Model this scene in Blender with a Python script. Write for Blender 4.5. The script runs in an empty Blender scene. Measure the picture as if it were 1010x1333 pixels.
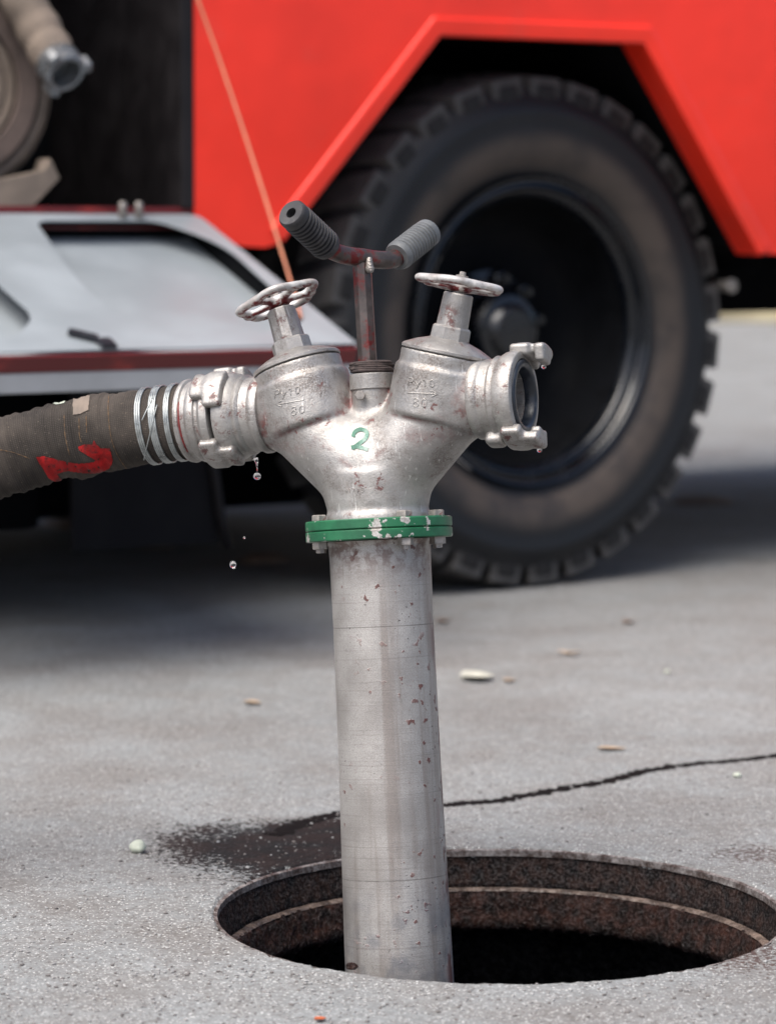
import bpy, bmesh, math, random
import numpy as np
from mathutils import Vector, Matrix, noise
from mathutils.bvhtree import BVHTree
from mathutils.geometry import tessellate_polygon

random.seed(7)
R = math.radians
scn = bpy.context.scene
COL = scn.collection

# ------------------------------------------------------------------ camera
FPX, CX, CY = 3670.0, 505.0, 666.5          # photo 1010 x 1333
HC = 0.735
PITCH = math.atan((666.5 - 310.0) / FPX)
cam_d = bpy.data.cameras.new('camera')
cam = bpy.data.objects.new('camera', cam_d)
COL.objects.link(cam)
cam.location = (0, 0, HC)
cam.rotation_euler = (math.pi / 2 - PITCH, 0, 0)
cam_d.sensor_fit = 'VERTICAL'
cam_d.sensor_height = 36.0
cam_d.sensor_width = 24.0
cam_d.lens = FPX / 1333.0 * 36.0
cam_d.clip_start = 0.05
cam_d.clip_end = 2000
cam_d.dof.use_dof = True
cam_d.dof.focus_distance = 3.03
cam_d.dof.aperture_fstop = 5.0
scn.camera = cam
CO = Vector((0, 0, HC))

# ------------------------------------------------------------------ light
SUN_EL, SUN_AZ = R(60), R(220)              # azimuth clockwise from +Y (view direction)
w = bpy.data.worlds.new('World')
scn.world = w
w.use_nodes = True
wn = w.node_tree
sky = wn.nodes.new('ShaderNodeTexSky')
sky.sky_type = 'NISHITA'
sky.sun_disc = False
sky.sun_elevation = SUN_EL
sky.sun_rotation = SUN_AZ
sky.air_density = 0.7
sky.dust_density = 4.5
sky.ozone_density = 1.0
bg = wn.nodes['Background']
bg.inputs['Strength'].default_value = 0.08
wn.links.new(sky.outputs[0], bg.inputs[0])
sl = bpy.data.lights.new('sun', 'SUN')
sl.energy = 1.5
sl.angle = R(55)
sl.color = (1.0, 0.99, 0.95)
so = bpy.data.objects.new('sun', sl)
COL.objects.link(so)
sdir = Vector((math.sin(SUN_AZ) * math.cos(SUN_EL), math.cos(SUN_AZ) * math.cos(SUN_EL), math.sin(SUN_EL)))
so.rotation_euler = sdir.to_track_quat('Z', 'Y').to_euler()
so.location = sdir * 20
vs = scn.view_settings
vs.view_transform = 'Standard'
vs.look = 'None'
vs.gamma = 1.0
vs.use_curve_mapping = False
vs.exposure = 1.58
scn.render.engine = 'CYCLES'
scn.cycles.use_denoising = True
scn.cycles.use_adaptive_sampling = False
scn.cycles.max_bounces = 8

# ------------------------------------------------------------------ projection helpers
cF = Vector((0, math.cos(PITCH), -math.sin(PITCH)))
cU = Vector((0, math.sin(PITCH), math.cos(PITCH)))
cX = Vector((1, 0, 0))


def ray(px, py):
    return cF + cX * ((px - CX) / FPX) - cU * ((py - CY) / FPX)


def on_plane(px, py, p0, n):
    r = ray(px, py)
    return CO + r * ((p0 - CO).dot(n) / r.dot(n))


def on_ground(px, py, z=0.0):
    return on_plane(px, py, Vector((0, 0, z)), Vector((0, 0, 1)))


def to_px(P):
    d = P - CO
    D = d.dot(cF)
    return (CX + FPX * d.dot(cX) / D, CY - FPX * d.dot(cU) / D)


# ------------------------------------------------------------------ object helpers
def link(name, me, mat=None, parent=None, M=None, smooth=False, label=None, cat=None, group=None, kind=None):
    o = bpy.data.objects.new(name, me)
    COL.objects.link(o)
    if mat is not None and me is not None and not me.materials:
        me.materials.append(mat)
    if parent is not None:
        o.parent = parent
    if M is not None:
        o.matrix_basis = M
    if smooth and me is not None:
        me.polygons.foreach_set('use_smooth', [True] * len(me.polygons))
    tag(o, label, cat, group, kind)
    return o


def tag(o, label=None, cat=None, group=None, kind=None):
    if label: o['label'] = label
    if cat: o['category'] = cat
    if group: o['group'] = group
    if kind: o['kind'] = kind
    return o


def empty(name, M, label, cat, group=None):
    o = bpy.data.objects.new(name, None)
    o.empty_display_size = 0.05
    COL.objects.link(o)
    o.matrix_world = M
    return tag(o, label, cat, group)


def mesh(name, verts, faces):
    me = bpy.data.meshes.new(name)
    me.from_pydata([tuple(v) for v in verts], [], faces)
    me.update()
    return me


def fix_normals(me):
    bm = bmesh.new(); bm.from_mesh(me)
    bmesh.ops.recalc_face_normals(bm, faces=bm.faces)
    bm.to_mesh(me); bm.free()
    return me


def auto_smooth(o, ang=35):
    me = o.data
    me.polygons.foreach_set('use_smooth', [True] * len(me.polygons))
    me.set_sharp_from_angle(angle=R(ang))
    return o


def lathe(name, prof, segs=64, closed=False, jitter=None):
    """profile of (r, z) turned about local z"""
    vs_, fs = [], []
    n = len(prof)
    for i in range(segs):
        a = 2 * math.pi * i / segs
        for j, (r, z) in enumerate(prof):
            if jitter:
                dr, dz = jitter(a, j)
                r, z = r + dr, z + dz
            vs_.append((r * math.cos(a), r * math.sin(a), z))
    for i in range(segs):
        k = (i + 1) % segs
        for j in range(n - 1 + (1 if closed else 0)):
            jj = (j + 1) % n
            fs.append((i * n + j, k * n + j, k * n + jj, i * n + jj))
    return fix_normals(weld(mesh(name, vs_, fs)))


def weld(me, d=1e-6):
    bm = bmesh.new(); bm.from_mesh(me)
    bmesh.ops.remove_doubles(bm, verts=bm.verts, dist=d)
    bm.to_mesh(me); bm.free()
    return me


def box_bm(sx, sy, sz, bev=0.0, seg=2, M=None):
    bm = bmesh.new()
    bmesh.ops.create_cube(bm, size=1.0)
    bmesh.ops.scale(bm, vec=(sx, sy, sz), verts=bm.verts)
    if bev > 0:
        bmesh.ops.bevel(bm, geom=list(bm.edges), offset=bev, segments=seg, affect='EDGES', profile=0.6)
    if M is not None:
        bmesh.ops.transform(bm, matrix=M, verts=bm.verts)
    return bm


def bm_mesh(name, bm):
    me = bpy.data.meshes.new(name)
    bm.to_mesh(me); bm.free()
    return me


def box(name, sx, sy, sz, bev=0.0, seg=2, M=None):
    return bm_mesh(name, box_bm(sx, sy, sz, bev, seg, M))


def hexbolt(name, r, h, washer=0.0):
    prof = []
    me = lathe(name, [(0, 0), (r * 0.96, 0), (r, h * 0.1), (r, h * 0.85), (r * 0.85, h), (0, h)], 6)
    return me


def tube(name, pts, rad, segs=12, cap=True, uv=False):
    """tube along points; rad number or list"""
    pts = [Vector(p) for p in pts]
    n = len(pts)
    rr = rad if isinstance(rad, (list, tuple)) else [rad] * n
    vs_, fs = [], []
    prev = None
    for i, p in enumerate(pts):
        t = (pts[min(i + 1, n - 1)] - pts[max(i - 1, 0)]).normalized()
        if prev is None:
            up = Vector((0, 0, 1)) if abs(t.z) < 0.9 else Vector((1, 0, 0))
            a = t.cross(up).normalized()
        else:
            a = (prev - t * prev.dot(t)).normalized()
        prev = a
        b = t.cross(a)
        for k in range(segs):
            th = 2 * math.pi * k / segs
            r = rr[i](th) if callable(rr[i]) else rr[i]
            vs_.append(p + (a * math.cos(th) + b * math.sin(th)) * r)
    for i in range(n - 1):
        for k in range(segs):
            k2 = (k + 1) % segs
            fs.append((i * segs + k, i * segs + k2, (i + 1) * segs + k2, (i + 1) * segs + k))
    if cap:
        fs.append(tuple(range(segs - 1, -1, -1)))
        fs.append(tuple((n - 1) * segs + k for k in range(segs)))
    return fix_normals(mesh(name, vs_, fs))


def catmull(P, n):
    P = [Vector(p) for p in P]
    Q = [P[0] * 2 - P[1]] + P + [P[-1] * 2 - P[-2]]
    out = []
    for i in range(1, len(Q) - 2):
        p0, p1, p2, p3 = Q[i - 1:i + 3]
        for k in range(n):
            t = k / n
            out.append(0.5 * ((2 * p1) + (p2 - p0) * t + (2 * p0 - 5 * p1 + 4 * p2 - p3) * t * t + (3 * p1 - p0 - 3 * p2 + p3) * t ** 3))
    out.append(P[-1])
    return out


def sheet(name, outlines, thick, M=None):
    """flat plate from 2-D outlines (first outer, rest holes), extruded 'thick' along -z"""
    cu = bpy.data.curves.new(name + '_c', 'CURVE')
    cu.dimensions = '2D'
    cu.fill_mode = 'BOTH'
    cu.extrude = thick / 2
    for ol in outlines:
        sp = cu.splines.new('POLY')
        sp.points.add(len(ol) - 1)
        for i, p in enumerate(ol):
            sp.points[i].co = (p[0], p[1], 0, 1)
        sp.use_cyclic_u = True
    ob = bpy.data.objects.new(name + '_t', cu)
    COL.objects.link(ob)
    dg = bpy.context.evaluated_depsgraph_get()
    me = bpy.data.meshes.new_from_object(ob.evaluated_get(dg))
    bpy.data.objects.remove(ob)
    me.transform(Matrix.Translation((0, 0, -thick / 2)))
    if M is not None:
        me.transform(M)
    me.name = name
    return fix_normals(weld(me, 1e-5))


def round_poly(P, rads, n=6):
    out = []
    m = len(P)
    for i in range(m):
        p, a, b = Vector(P[i]), Vector(P[i - 1]), Vector(P[(i + 1) % m])
        r = rads[i] if isinstance(rads, (list, tuple)) else rads
        if r <= 0:
            out.append(tuple(p)); continue
        p1 = p + (a - p).normalized() * min(r, (a - p).length * 0.49)
        p2 = p + (b - p).normalized() * min(r, (b - p).length * 0.49)
        for k in range(n + 1):
            t = k / n
            q = p1 * (1 - t) ** 2 + p * 2 * t * (1 - t) + p2 * t * t
            out.append(tuple(q))
    return out


# ------------------------------------------------------------------ implicit surfaces (cast metal shapes)
def surface_nets(name, f, lo, hi, h, attr=None):
    lo, hi = np.array(lo, float), np.array(hi, float)
    n = np.ceil((hi - lo) / h).astype(int) + 1
    ax = [lo[i] + h * np.arange(n[i]) for i in range(3)]
    X, Y, Z = np.meshgrid(*ax, indexing='ij')
    V = f(X, Y, Z)
    nx, ny, nz = n
    acc = np.zeros((nx - 1, ny - 1, nz - 1, 3)); cnt = np.zeros((nx - 1, ny - 1, nz - 1))
    masks = []
    for a in range(3):
        s0 = [slice(None)] * 3; s1 = [slice(None)] * 3
        s0[a] = slice(0, -1); s1[a] = slice(1, None)
        v0, v1 = V[tuple(s0)], V[tuple(s1)]
        m = (v0 < 0) != (v1 < 0)
        t = np.where(m, v0 / np.where(v0 == v1, 1, v0 - v1), 0)
        P = np.stack([X[tuple(s0)], Y[tuple(s0)], Z[tuple(s0)]], -1)
        P[..., a] += t * h
        P *= m[..., None]
        masks.append((m, v0 < 0))
        b, c = [q for q in range(3) if q != a]
        for db in (0, 1):
            for dc in (0, 1):
                s = [slice(None)] * 3
                s[b] = slice(db, n[b] - 1 + db); s[c] = slice(dc, n[c] - 1 + dc)
                acc += P[tuple(s)]; cnt += m[tuple(s)]
    act = cnt > 0
    idx = -np.ones(act.shape, int)
    idx[act] = np.arange(act.sum())
    verts = acc[act] / cnt[act][:, None]
    faces = []
    for a in range(3):
        m, neg = masks[a]
        b, c = [(1, 2), (2, 0), (0, 1)][a]
        s = [slice(None)] * 3
        s[b] = slice(1, n[b] - 1); s[c] = slice(1, n[c] - 1)
        I = np.argwhere(m[tuple(s)])
        I[:, b] += 1; I[:, c] += 1
        sg = neg[tuple(I.T)]
        def cell(ob, oc):
            J = I.copy(); J[:, b] -= ob; J[:, c] -= oc
            return idx[tuple(J.T)]
        q = np.stack([cell(1, 1), cell(0, 1), cell(0, 0), cell(1, 0)], 1)
        q[~sg] = q[~sg][:, ::-1]
        faces.append(q)
    F = np.concatenate(faces)
    me = bpy.data.meshes.new(name)
    me.from_pydata(verts.tolist(), [], F.tolist())
    me.update()
    if attr is not None:
        at = me.attributes.new('grime', 'FLOAT', 'POINT')
        at.data.foreach_set('value', attr(verts[:, 0], verts[:, 1], verts[:, 2]).astype(np.float32))
    me.polygons.foreach_set('use_smooth', [True] * len(me.polygons))
    return me


def smin(a, b, k):
    h = np.clip(0.5 + 0.5 * (b - a) / k, 0, 1)
    return b * (1 - h) + a * h - k * h * (1 - h)


def smax(a, b, k):
    return -smin(-a, -b, k)


def sd_cyl(X, Y, Z, p, q, r0, r1=None, rnd=0.002):
    """capped (tapered) cylinder p->q"""
    r1 = r0 if r1 is None else r1
    p = np.array(p, float); q = np.array(q, float)
    d = q - p; L = np.linalg.norm(d); d /= L
    x, y, z = X - p[0], Y - p[1], Z - p[2]
    t = x * d[0] + y * d[1] + z * d[2]
    rad = np.sqrt(np.maximum((x - t * d[0]) ** 2 + (y - t * d[1]) ** 2 + (z - t * d[2]) ** 2, 1e-12))
    rr = r0 + (r1 - r0) * np.clip(t / L, 0, 1)
    return smax(rad - rr, np.abs(t - L / 2) - L / 2, rnd * 2)


def sd_rcone(X, Y, Z, p, q, r0, r1):
    p = np.array(p, float); q = np.array(q, float)
    d = q - p
    x, y, z = X - p[0], Y - p[1], Z - p[2]
    t = np.clip((x * d[0] + y * d[1] + z * d[2]) / d.dot(d), 0, 1)
    return np.sqrt((x - t * d[0]) ** 2 + (y - t * d[1]) ** 2 + (z - t * d[2]) ** 2) - (r0 + (r1 - r0) * t)


def sd_rbox(X, Y, Z, c, s, rnd):
    qx = np.abs(X - c[0]) - s[0] + rnd; qy = np.abs(Y - c[1]) - s[1] + rnd; qz = np.abs(Z - c[2]) - s[2] + rnd
    o = np.sqrt(np.maximum(qx, 0) ** 2 + np.maximum(qy, 0) ** 2 + np.maximum(qz, 0) ** 2)
    return o + np.minimum(np.maximum(qx, np.maximum(qy, qz)), 0) - rnd


# ------------------------------------------------------------------ material helpers
class NT:
    def __init__(self, name):
        self.m = bpy.data.materials.new(name)
        self.m.use_nodes = True
        self.t = self.m.node_tree
        self.b = self.t.nodes['Principled BSDF']
        self.o = self.t.nodes['Material Output']

    def n(self, ty, **kw):
        nd = self.t.nodes.new('ShaderNode' + ty)
        for k, v in kw.items():
            setattr(nd, k, v)
        return nd

    def put(self, sock, v):
        if hasattr(v, 'is_output') or isinstance(v, bpy.types.NodeSocket):
            self.t.links.new(v, sock)
        elif isinstance(v, (tuple, list)) and len(v) == 3 and sock.type == 'RGBA':
            sock.default_value = (*v, 1)
        else:
            sock.default_value = v

    def coord(self, kind='Object', scale=None):
        c = self.n('TexCoord').outputs[kind]
        if scale is None:
            return c
        mp = self.n('Mapping')
        self.put(mp.inputs['Vector'], c)
        mp.inputs['Scale'].default_value = scale
        return mp.outputs[0]

    def noise(self, vec, scale, detail=4, rough=0.55, out='Fac', dist=0.0):
        nd = self.n('TexNoise')
        self.put(nd.inputs['Vector'], vec)
        nd.inputs['Scale'].default_value = scale
        nd.inputs['Detail'].default_value = detail
        nd.inputs['Roughness'].default_value = rough
        nd.inputs['Distortion'].default_value = dist
        return nd.outputs[out]

    def voro(self, vec, scale, feature='F1', out='Distance', rand=1.0):
        nd = self.n('TexVoronoi', feature=feature)
        self.put(nd.inputs['Vector'], vec)
        nd.inputs['Scale'].default_value = scale
        nd.inputs['Randomness'].default_value = rand
        return nd.outputs[out]

    def ramp(self, fac, a, b, lo=0.0, hi=1.0):
        nd = self.n('MapRange')
        nd.interpolation_type = 'SMOOTHSTEP'
        self.put(nd.inputs['Value'], fac)
        nd.inputs['From Min'].default_value = a
        nd.inputs['From Max'].default_value = b
        nd.inputs['To Min'].default_value = lo
        nd.inputs['To Max'].default_value = hi
        return nd.outputs[0]

    def math(self, op, a, b=None, clamp=False):
        nd = self.n('Math', operation=op, use_clamp=clamp)
        self.put(nd.inputs[0], a)
        if b is not None:
            self.put(nd.inputs[1], b)
        return nd.outputs[0]

    def mix(self, fac, a, b, blend='MIX'):
        nd = self.n('Mix', data_type='RGBA', blend_type=blend)
        self.put(nd.inputs['Factor'], fac)
        self.put(nd.inputs[6], a)
        self.put(nd.inputs[7], b)
        return nd.outputs[2]

    def sep(self, vec):
        nd = self.n('SeparateXYZ')
        self.put(nd.inputs[0], vec)
        return nd.outputs

    def bump(self, h, strength=0.3, dist=0.001, prev=None):
        nd = self.n('Bump')
        self.put(nd.inputs['Height'], h)
        nd.inputs['Strength'].default_value = strength
        nd.inputs['Distance'].default_value = dist
        if prev is not None:
            self.put(nd.inputs['Normal'], prev)
        return nd.outputs[0]

    def set(self, **kw):
        names = dict(color='Base Color', metal='Metallic', rough='Roughness', normal='Normal', spec='Specular IOR Level',
                     coat='Coat Weight', coat_rough='Coat Roughness', trans='Transmission Weight', ior='IOR')
        for k, v in kw.items():
            self.put(self.b.inputs[names[k]], v)
        return self.m


def m_simple(name, color, rough=0.5, metal=0.0, var=0.25, scale=40, bump=0.15, bdist=0.001, coat=0.0, dirt=None, dirt_amt=(0.55, 0.7), spec=0.5):
    k = NT(name)
    c = k.coord()
    n1 = k.noise(c, scale, 5)
    n2 = k.noise(c, scale * 6, 3)
    dark = tuple(x * (1 - var) for x in color)
    col = k.mix(k.ramp(n1, 0.35, 0.68), dark, color)
    if dirt:
        col = k.mix(k.ramp(k.noise(c, scale * 0.5, 6, 0.65), *dirt_amt), col, dirt)
    return k.set(color=col, rough=k.ramp(n1, 0.3, 0.7, max(rough - 0.1, 0.02), min(rough + 0.12, 1)), metal=metal,
                 normal=k.bump(n2, bump, bdist), coat=coat, spec=spec)


def m_cast(name, grime=True, base=(0.42, 0.402, 0.38), rust_amt=0.0, metal=0.68):
    """worn silver paint over cast aluminium with red primer chips"""
    k = NT(name)
    c = k.coord()
    n_big = k.noise(c, 13, 5, 0.62)
    n_mid = k.noise(c, 55, 5, 0.65)
    n_fine = k.noise(c, 560, 3, 0.65)
    n_grain = k.noise(c, 1100, 2, 0.6)
    col = k.mix(k.ramp(n_big, 0.32, 0.66), tuple(x * 0.66 for x in base), base)
    # brown film of dirt in patches
    film = k.math('MULTIPLY', k.ramp(k.noise(c, 20, 6, 0.7), 0.44, 0.66), k.ramp(n_fine, 0.3, 0.65))
    col = k.mix(k.math('MULTIPLY', film, 0.85), col, (0.115, 0.085, 0.068))
    col = k.mix(k.ramp(n_mid, 0.56, 0.8, 0, 0.5), col, (0.22, 0.18, 0.155))
    col = k.mix(k.ramp(n_grain, 0.35, 0.65, 0.0, 0.30), col, tuple(x * 0.55 for x in base))
    # scratches: thin bright and dark hairlines
    scr = k.noise(k.coord('Object', (320, 320, 26)), 1.0, 2, 0.5)
    col = k.mix(k.ramp(scr, 0.66, 0.72, 0, 0.45), col, (0.72, 0.70, 0.67))
    sp = k.math('MULTIPLY', k.ramp(k.noise(c, 210, 4, 0.65, dist=0.6), 0.655, 0.71), k.ramp(k.noise(c, 18, 3), 0.5, 0.62))
    col = k.mix(k.math('MULTIPLY', sp, 0.8), col, (0.07, 0.042, 0.036))
    red_n = k.noise(c, 85, 5, 0.7, dist=0.4)
    red = k.math('MULTIPLY', k.ramp(red_n, 0.575 - rust_amt, 0.635 - rust_amt), k.ramp(k.noise(c, 22, 3), 0.46, 0.6))
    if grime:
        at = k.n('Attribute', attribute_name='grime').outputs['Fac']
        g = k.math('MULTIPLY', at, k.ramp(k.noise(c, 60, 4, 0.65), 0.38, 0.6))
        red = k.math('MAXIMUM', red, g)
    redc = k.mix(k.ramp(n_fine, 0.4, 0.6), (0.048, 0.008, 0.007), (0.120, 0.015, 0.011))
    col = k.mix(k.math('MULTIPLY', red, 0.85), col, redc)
    mt = k.math('SUBTRACT', metal, k.math('MULTIPLY', red, metal), clamp=True)
    rough = k.ramp(n_mid, 0.3, 0.75, 0.40, 0.60)
    b1 = k.bump(n_fine, 0.55, 0.0007)
    b2 = k.bump(k.noise(c, 150, 4), 0.35, 0.0012, b1)
    return k.set(color=col, metal=mt, rough=rough, normal=b2)


def m_pipe():
    k = NT('pipe_metal')
    c = k.coord()
    x, y, z = k.sep(c)
    ring = k.noise(k.coord('Object', (3, 3, 420)), 1.0, 4, 0.7)
    streak = k.noise(k.coord('Object', (60, 60, 2.5)), 1.0, 5, 0.6)
    big = k.noise(c, 11, 5, 0.6)
    fine = k.noise(c, 620, 3, 0.7)
    col = k.mix(k.ramp(big, 0.3, 0.7), (0.32, 0.30, 0.28), (0.49, 0.47, 0.445))
    col = k.mix(k.ramp(streak, 0.48, 0.68, 0, 0.6), col, (0.23, 0.19, 0.165))
    col = k.mix(k.ramp(k.noise(c, 1000, 2, 0.6), 0.38, 0.66, 0.0, 0.4), col, (0.16, 0.145, 0.13))
    col = k.mix(k.ramp(ring, 0.54, 0.7, 0, 0.5), col, (0.20, 0.18, 0.165))
    # rust spots, denser at the right-hand side
    side = k.ramp(x, -0.06, 0.06)
    rn = k.noise(c, 95, 3, 0.55)
    zone = k.ramp(k.math('ADD', k.noise(c, 13, 3), k.math('MULTIPLY', side, 0.16)), 0.52, 0.64)
    rust = k.math('MULTIPLY', k.ramp(rn, 0.62, 0.66), zone)
    edge_s = k.math('MULTIPLY', k.ramp(x, 0.046, 0.055), k.ramp(k.noise(k.coord('Object', (40, 40, 14)), 1.0, 4), 0.5, 0.58))
    rust = k.math('MAXIMUM', rust, edge_s)
    rc = k.mix(k.ramp(fine, 0.4, 0.6), (0.045, 0.010, 0.008), (0.115, 0.026, 0.019))
    col = k.mix(k.math('MULTIPLY', rust, 0.9), col, rc)
    pits = k.math('MULTIPLY', k.ramp(k.noise(c, 260, 2), 0.68, 0.72), k.ramp(big, 0.45, 0.6))
    col = k.mix(pits, col, (0.05, 0.04, 0.04))
    # patchy grey-blue foot and patchy brown top end
    foot = k.math('MULTIPLY', k.ramp(z, 0.075, -0.03), k.ramp(k.noise(c, 30, 4), 0.4, 0.65))
    col = k.mix(k.math('MULTIPLY', foot, 0.6), col, (0.13, 0.14, 0.16))
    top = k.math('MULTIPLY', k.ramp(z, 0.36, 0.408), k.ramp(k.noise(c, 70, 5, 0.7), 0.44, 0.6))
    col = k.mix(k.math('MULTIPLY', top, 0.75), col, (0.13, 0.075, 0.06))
    for z0 in (0.3210, 0.0515):
        dz = k.math('ABSOLUTE', k.math('SUBTRACT', k.math('ADD', z, k.math('MULTIPLY', k.noise(c, 14, 2), 0.0012)), z0))
        col = k.mix(k.math('MULTIPLY', k.ramp(dz, 0.0007, 0.0003), k.ramp(k.noise(c, 50, 3), 0.3, 0.5, 0.15, 0.6)), col, (0.08, 0.07, 0.06))
    metal = k.math('SUBTRACT', 0.6, rust, clamp=True)
    rough = k.ramp(big, 0.3, 0.7, 0.40, 0.54)
    b = k.bump(ring, 0.25, 0.0006)
    b = k.bump(fine, 0.4, 0.0005, b)
    b = k.bump(rust, 0.4, 0.0008, b)
    return k.set(color=col, metal=metal, rough=rough, normal=b)


def m_green():
    k = NT('green_flange_paint')
    c = k.coord()
    n1 = k.noise(c, 42, 5, 0.65)
    chip = k.ramp(n1, 0.57, 0.585)
    chip2 = k.ramp(k.noise(c, 130, 4, 0.6), 0.665, 0.68)
    ch = k.math('MAXIMUM', chip, chip2)
    g = k.mix(k.ramp(k.noise(c, 26, 4), 0.4, 0.6), (0.006, 0.075, 0.032), (0.012, 0.115, 0.048))
    g = k.mix(k.ramp(k.noise(k.coord('Object', (25, 25, 260)), 1, 3), 0.62, 0.72, 0, 0.6), g, (0.03, 0.06, 0.035))
    bare = k.mix(k.ramp(k.noise(c, 300, 3), 0.4, 0.6), (0.34, 0.31, 0.28), (0.50, 0.48, 0.45))
    return k.set(color=k.mix(ch, g, bare), rough=0.45, metal=k.math('MULTIPLY', ch, 0.4),
                 normal=k.bump(ch, -0.5, 0.0006, k.bump(k.noise(c, 400, 3), 0.25, 0.0005)))


def m_redpaint(name, base=(0.90, 0.034, 0.014), rough=0.3):
    k = NT(name)
    c = k.coord()
    n = k.noise(c, 2.2, 4, 0.5)
    col = k.mix(k.ramp(n, 0.35, 0.65), tuple(x * 0.82 for x in base), base)
    col = k.mix(k.ramp(k.noise(c, 7, 6, 0.65), 0.55, 0.75, 0, 0.35), col, (0.62, 0.06, 0.04))
    return k.set(color=col, rough=k.ramp(k.noise(c, 6, 4), 0.3, 0.7, rough, rough + 0.18),
                 normal=k.bump(k.noise(c, 3.0, 3), 0.5, 0.02), coat=0.5, coat_rough=0.14, spec=0.3)


def m_asphalt():
    k = NT('asphalt')
    c = k.coord()
    cell = k.n('TexVoronoi', feature='F1')
    k.put(cell.inputs['Vector'], c); cell.inputs['Scale'].default_value = 250
    cd, cc = cell.outputs['Distance'], cell.outputs['Color']
    cell2 = k.n('TexVoronoi', feature='F1')
    k.put(cell2.inputs['Vector'], c); cell2.inputs['Scale'].default_value = 560
    cr = k.sep(cc)[0]
    big = k.noise(c, 1.3, 5, 0.6)
    mid = k.noise(c, 9, 5, 0.6)
    base = k.mix(k.ramp(big, 0.3, 0.7), (0.170, 0.176, 0.175), (0.226, 0.233, 0.232))
    base = k.mix(k.ramp(mid, 0.35, 0.7, 0, 0.55), base, (0.172, 0.162, 0.152))
    base = k.mix(k.ramp(k.noise(c, 3.2, 4, 0.6), 0.45, 0.66, 0, 0.6), base, (0.142, 0.132, 0.124))
    # aggregate tone per stone
    tone = k.mix(k.ramp(cr, 0.0, 1.0), (0.86, 0.855, 0.85), (1.13, 1.14, 1.145))
    col = k.mix(0.85, base, tone, 'MULTIPLY')
    # binder between stones
    pit = k.math('MULTIPLY', k.ramp(cd, 0.42, 0.62), k.ramp(k.noise(c, 60, 3), 0.42, 0.6))
    col = k.mix(k.math('MULTIPLY', pit, 0.42), col, (0.085, 0.072, 0.065))
    lite = k.math('MULTIPLY', k.ramp(k.sep(cell2.outputs['Color'])[1], 0.93, 0.95), 1.0)
    col = k.mix(k.math('MULTIPLY', lite, 0.7), col, (0.55, 0.55, 0.53))
    # ---- wet splash left of the opening (its own shape), rust at right
    def blob(cx, cy, rx, ry, rot, soft0, soft1):
        mp = k.n('Mapping', vector_type='TEXTURE')
        k.put(mp.inputs['Vector'], c)
        mp.inputs['Location'].default_value = (cx, cy, 0)
        mp.inputs['Rotation'].default_value = (0, 0, rot)
        mp.inputs['Scale'].default_value = (rx, ry, 1)
        ln = k.n('VectorMath', operation='LENGTH')
        sx = k.n('VectorMath', operation='MULTIPLY')
        k.put(sx.inputs[0], mp.outputs[0]); sx.inputs[1].default_value = (1, 1, 0)
        k.put(ln.inputs[0], sx.outputs[0])
        return k.ramp(ln.outputs['Value'], soft1, soft0)
    a = on_ground(318, 1112); e1 = on_ground(205, 1118); e2 = on_ground(455, 1085)
    rx = (e2 - e1).length / 2; rot = math.atan2(e2.y - e1.y, e2.x - e1.x)
    core = blob(a.x + 0.03, a.y + 0.015, rx * 1.3, 0.26, rot, 0.0, 1.45)
    a2 = on_ground(420, 1085)
    core2 = blob(a2.x, a2.y, 0.12, 0.11, rot, 0.45, 1.3)
    corem = k.math('MAXIMUM', core, core2)
    grain = k.noise(c, 130, 5, 0.75)
    patch = k.noise(c, 18, 4, 0.6)
    gr2 = k.math('ADD', k.math('MULTIPLY', grain, 1.15), k.math('MULTIPLY', patch, 0.35))
    wv = k.math('ADD', gr2, k.math('MULTIPLY', corem, 0.50))
    wet = k.math('MULTIPLY', k.ramp(wv, 1.02, 1.055), k.ramp(corem, 0.0, 0.08))
    col = k.mix(k.math('MULTIPLY', wet, 0.93), col, k.mix(k.ramp(patch, 0.4, 0.6), (0.008, 0.007, 0.008), (0.016, 0.010, 0.010)))
    r1 = on_ground(985, 1112)
    r2 = on_ground(995, 1245)
    rr = k.math('MAXIMUM', blob(r1.x, r1.y, 0.11, 0.11, 0.2, 0.1, 1.2), blob(r2.x, r2.y, 0.16, 0.12, 0.4, 0.1, 1.2))
    rv = k.math('ADD', k.math('MULTIPLY', rr, 0.24), k.noise(c, 150, 4, 0.65))
    rust = k.math('MULTIPLY', k.ramp(rv, 0.70, 0.76), k.ramp(rr, 0.0, 0.1))
    col = k.mix(k.math('MULTIPLY', rust, 0.8), col, (0.045, 0.020, 0.016))
    # scattered tiny dark crumbs everywhere
    crumbs = k.math('MULTIPLY', k.ramp(k.noise(k.coord('Object', (170, 260, 1)), 1.0, 2), 0.70, 0.73), k.ramp(k.noise(c, 5, 3), 0.42, 0.6))
    col = k.mix(k.math('MULTIPLY', crumbs, 0.8), col, (0.07, 0.03, 0.025))
    rough = k.math('SUBTRACT', 0.86, k.math('MULTIPLY', wet, 0.2))
    h1 = k.math('SUBTRACT', 1.0, cd)
    b = k.bump(h1, 0.4, 0.002)
    b = k.bump(cell2.outputs['Distance'], -0.35, 0.0015, b)
    b = k.bump(k.noise(c, 24, 3), 0.3, 0.006, b)
    return k.set(color=col, rough=rough, normal=b, spec=k.math('SUBTRACT', 0.22, k.math('MULTIPLY', wet, 0.20)))


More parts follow.
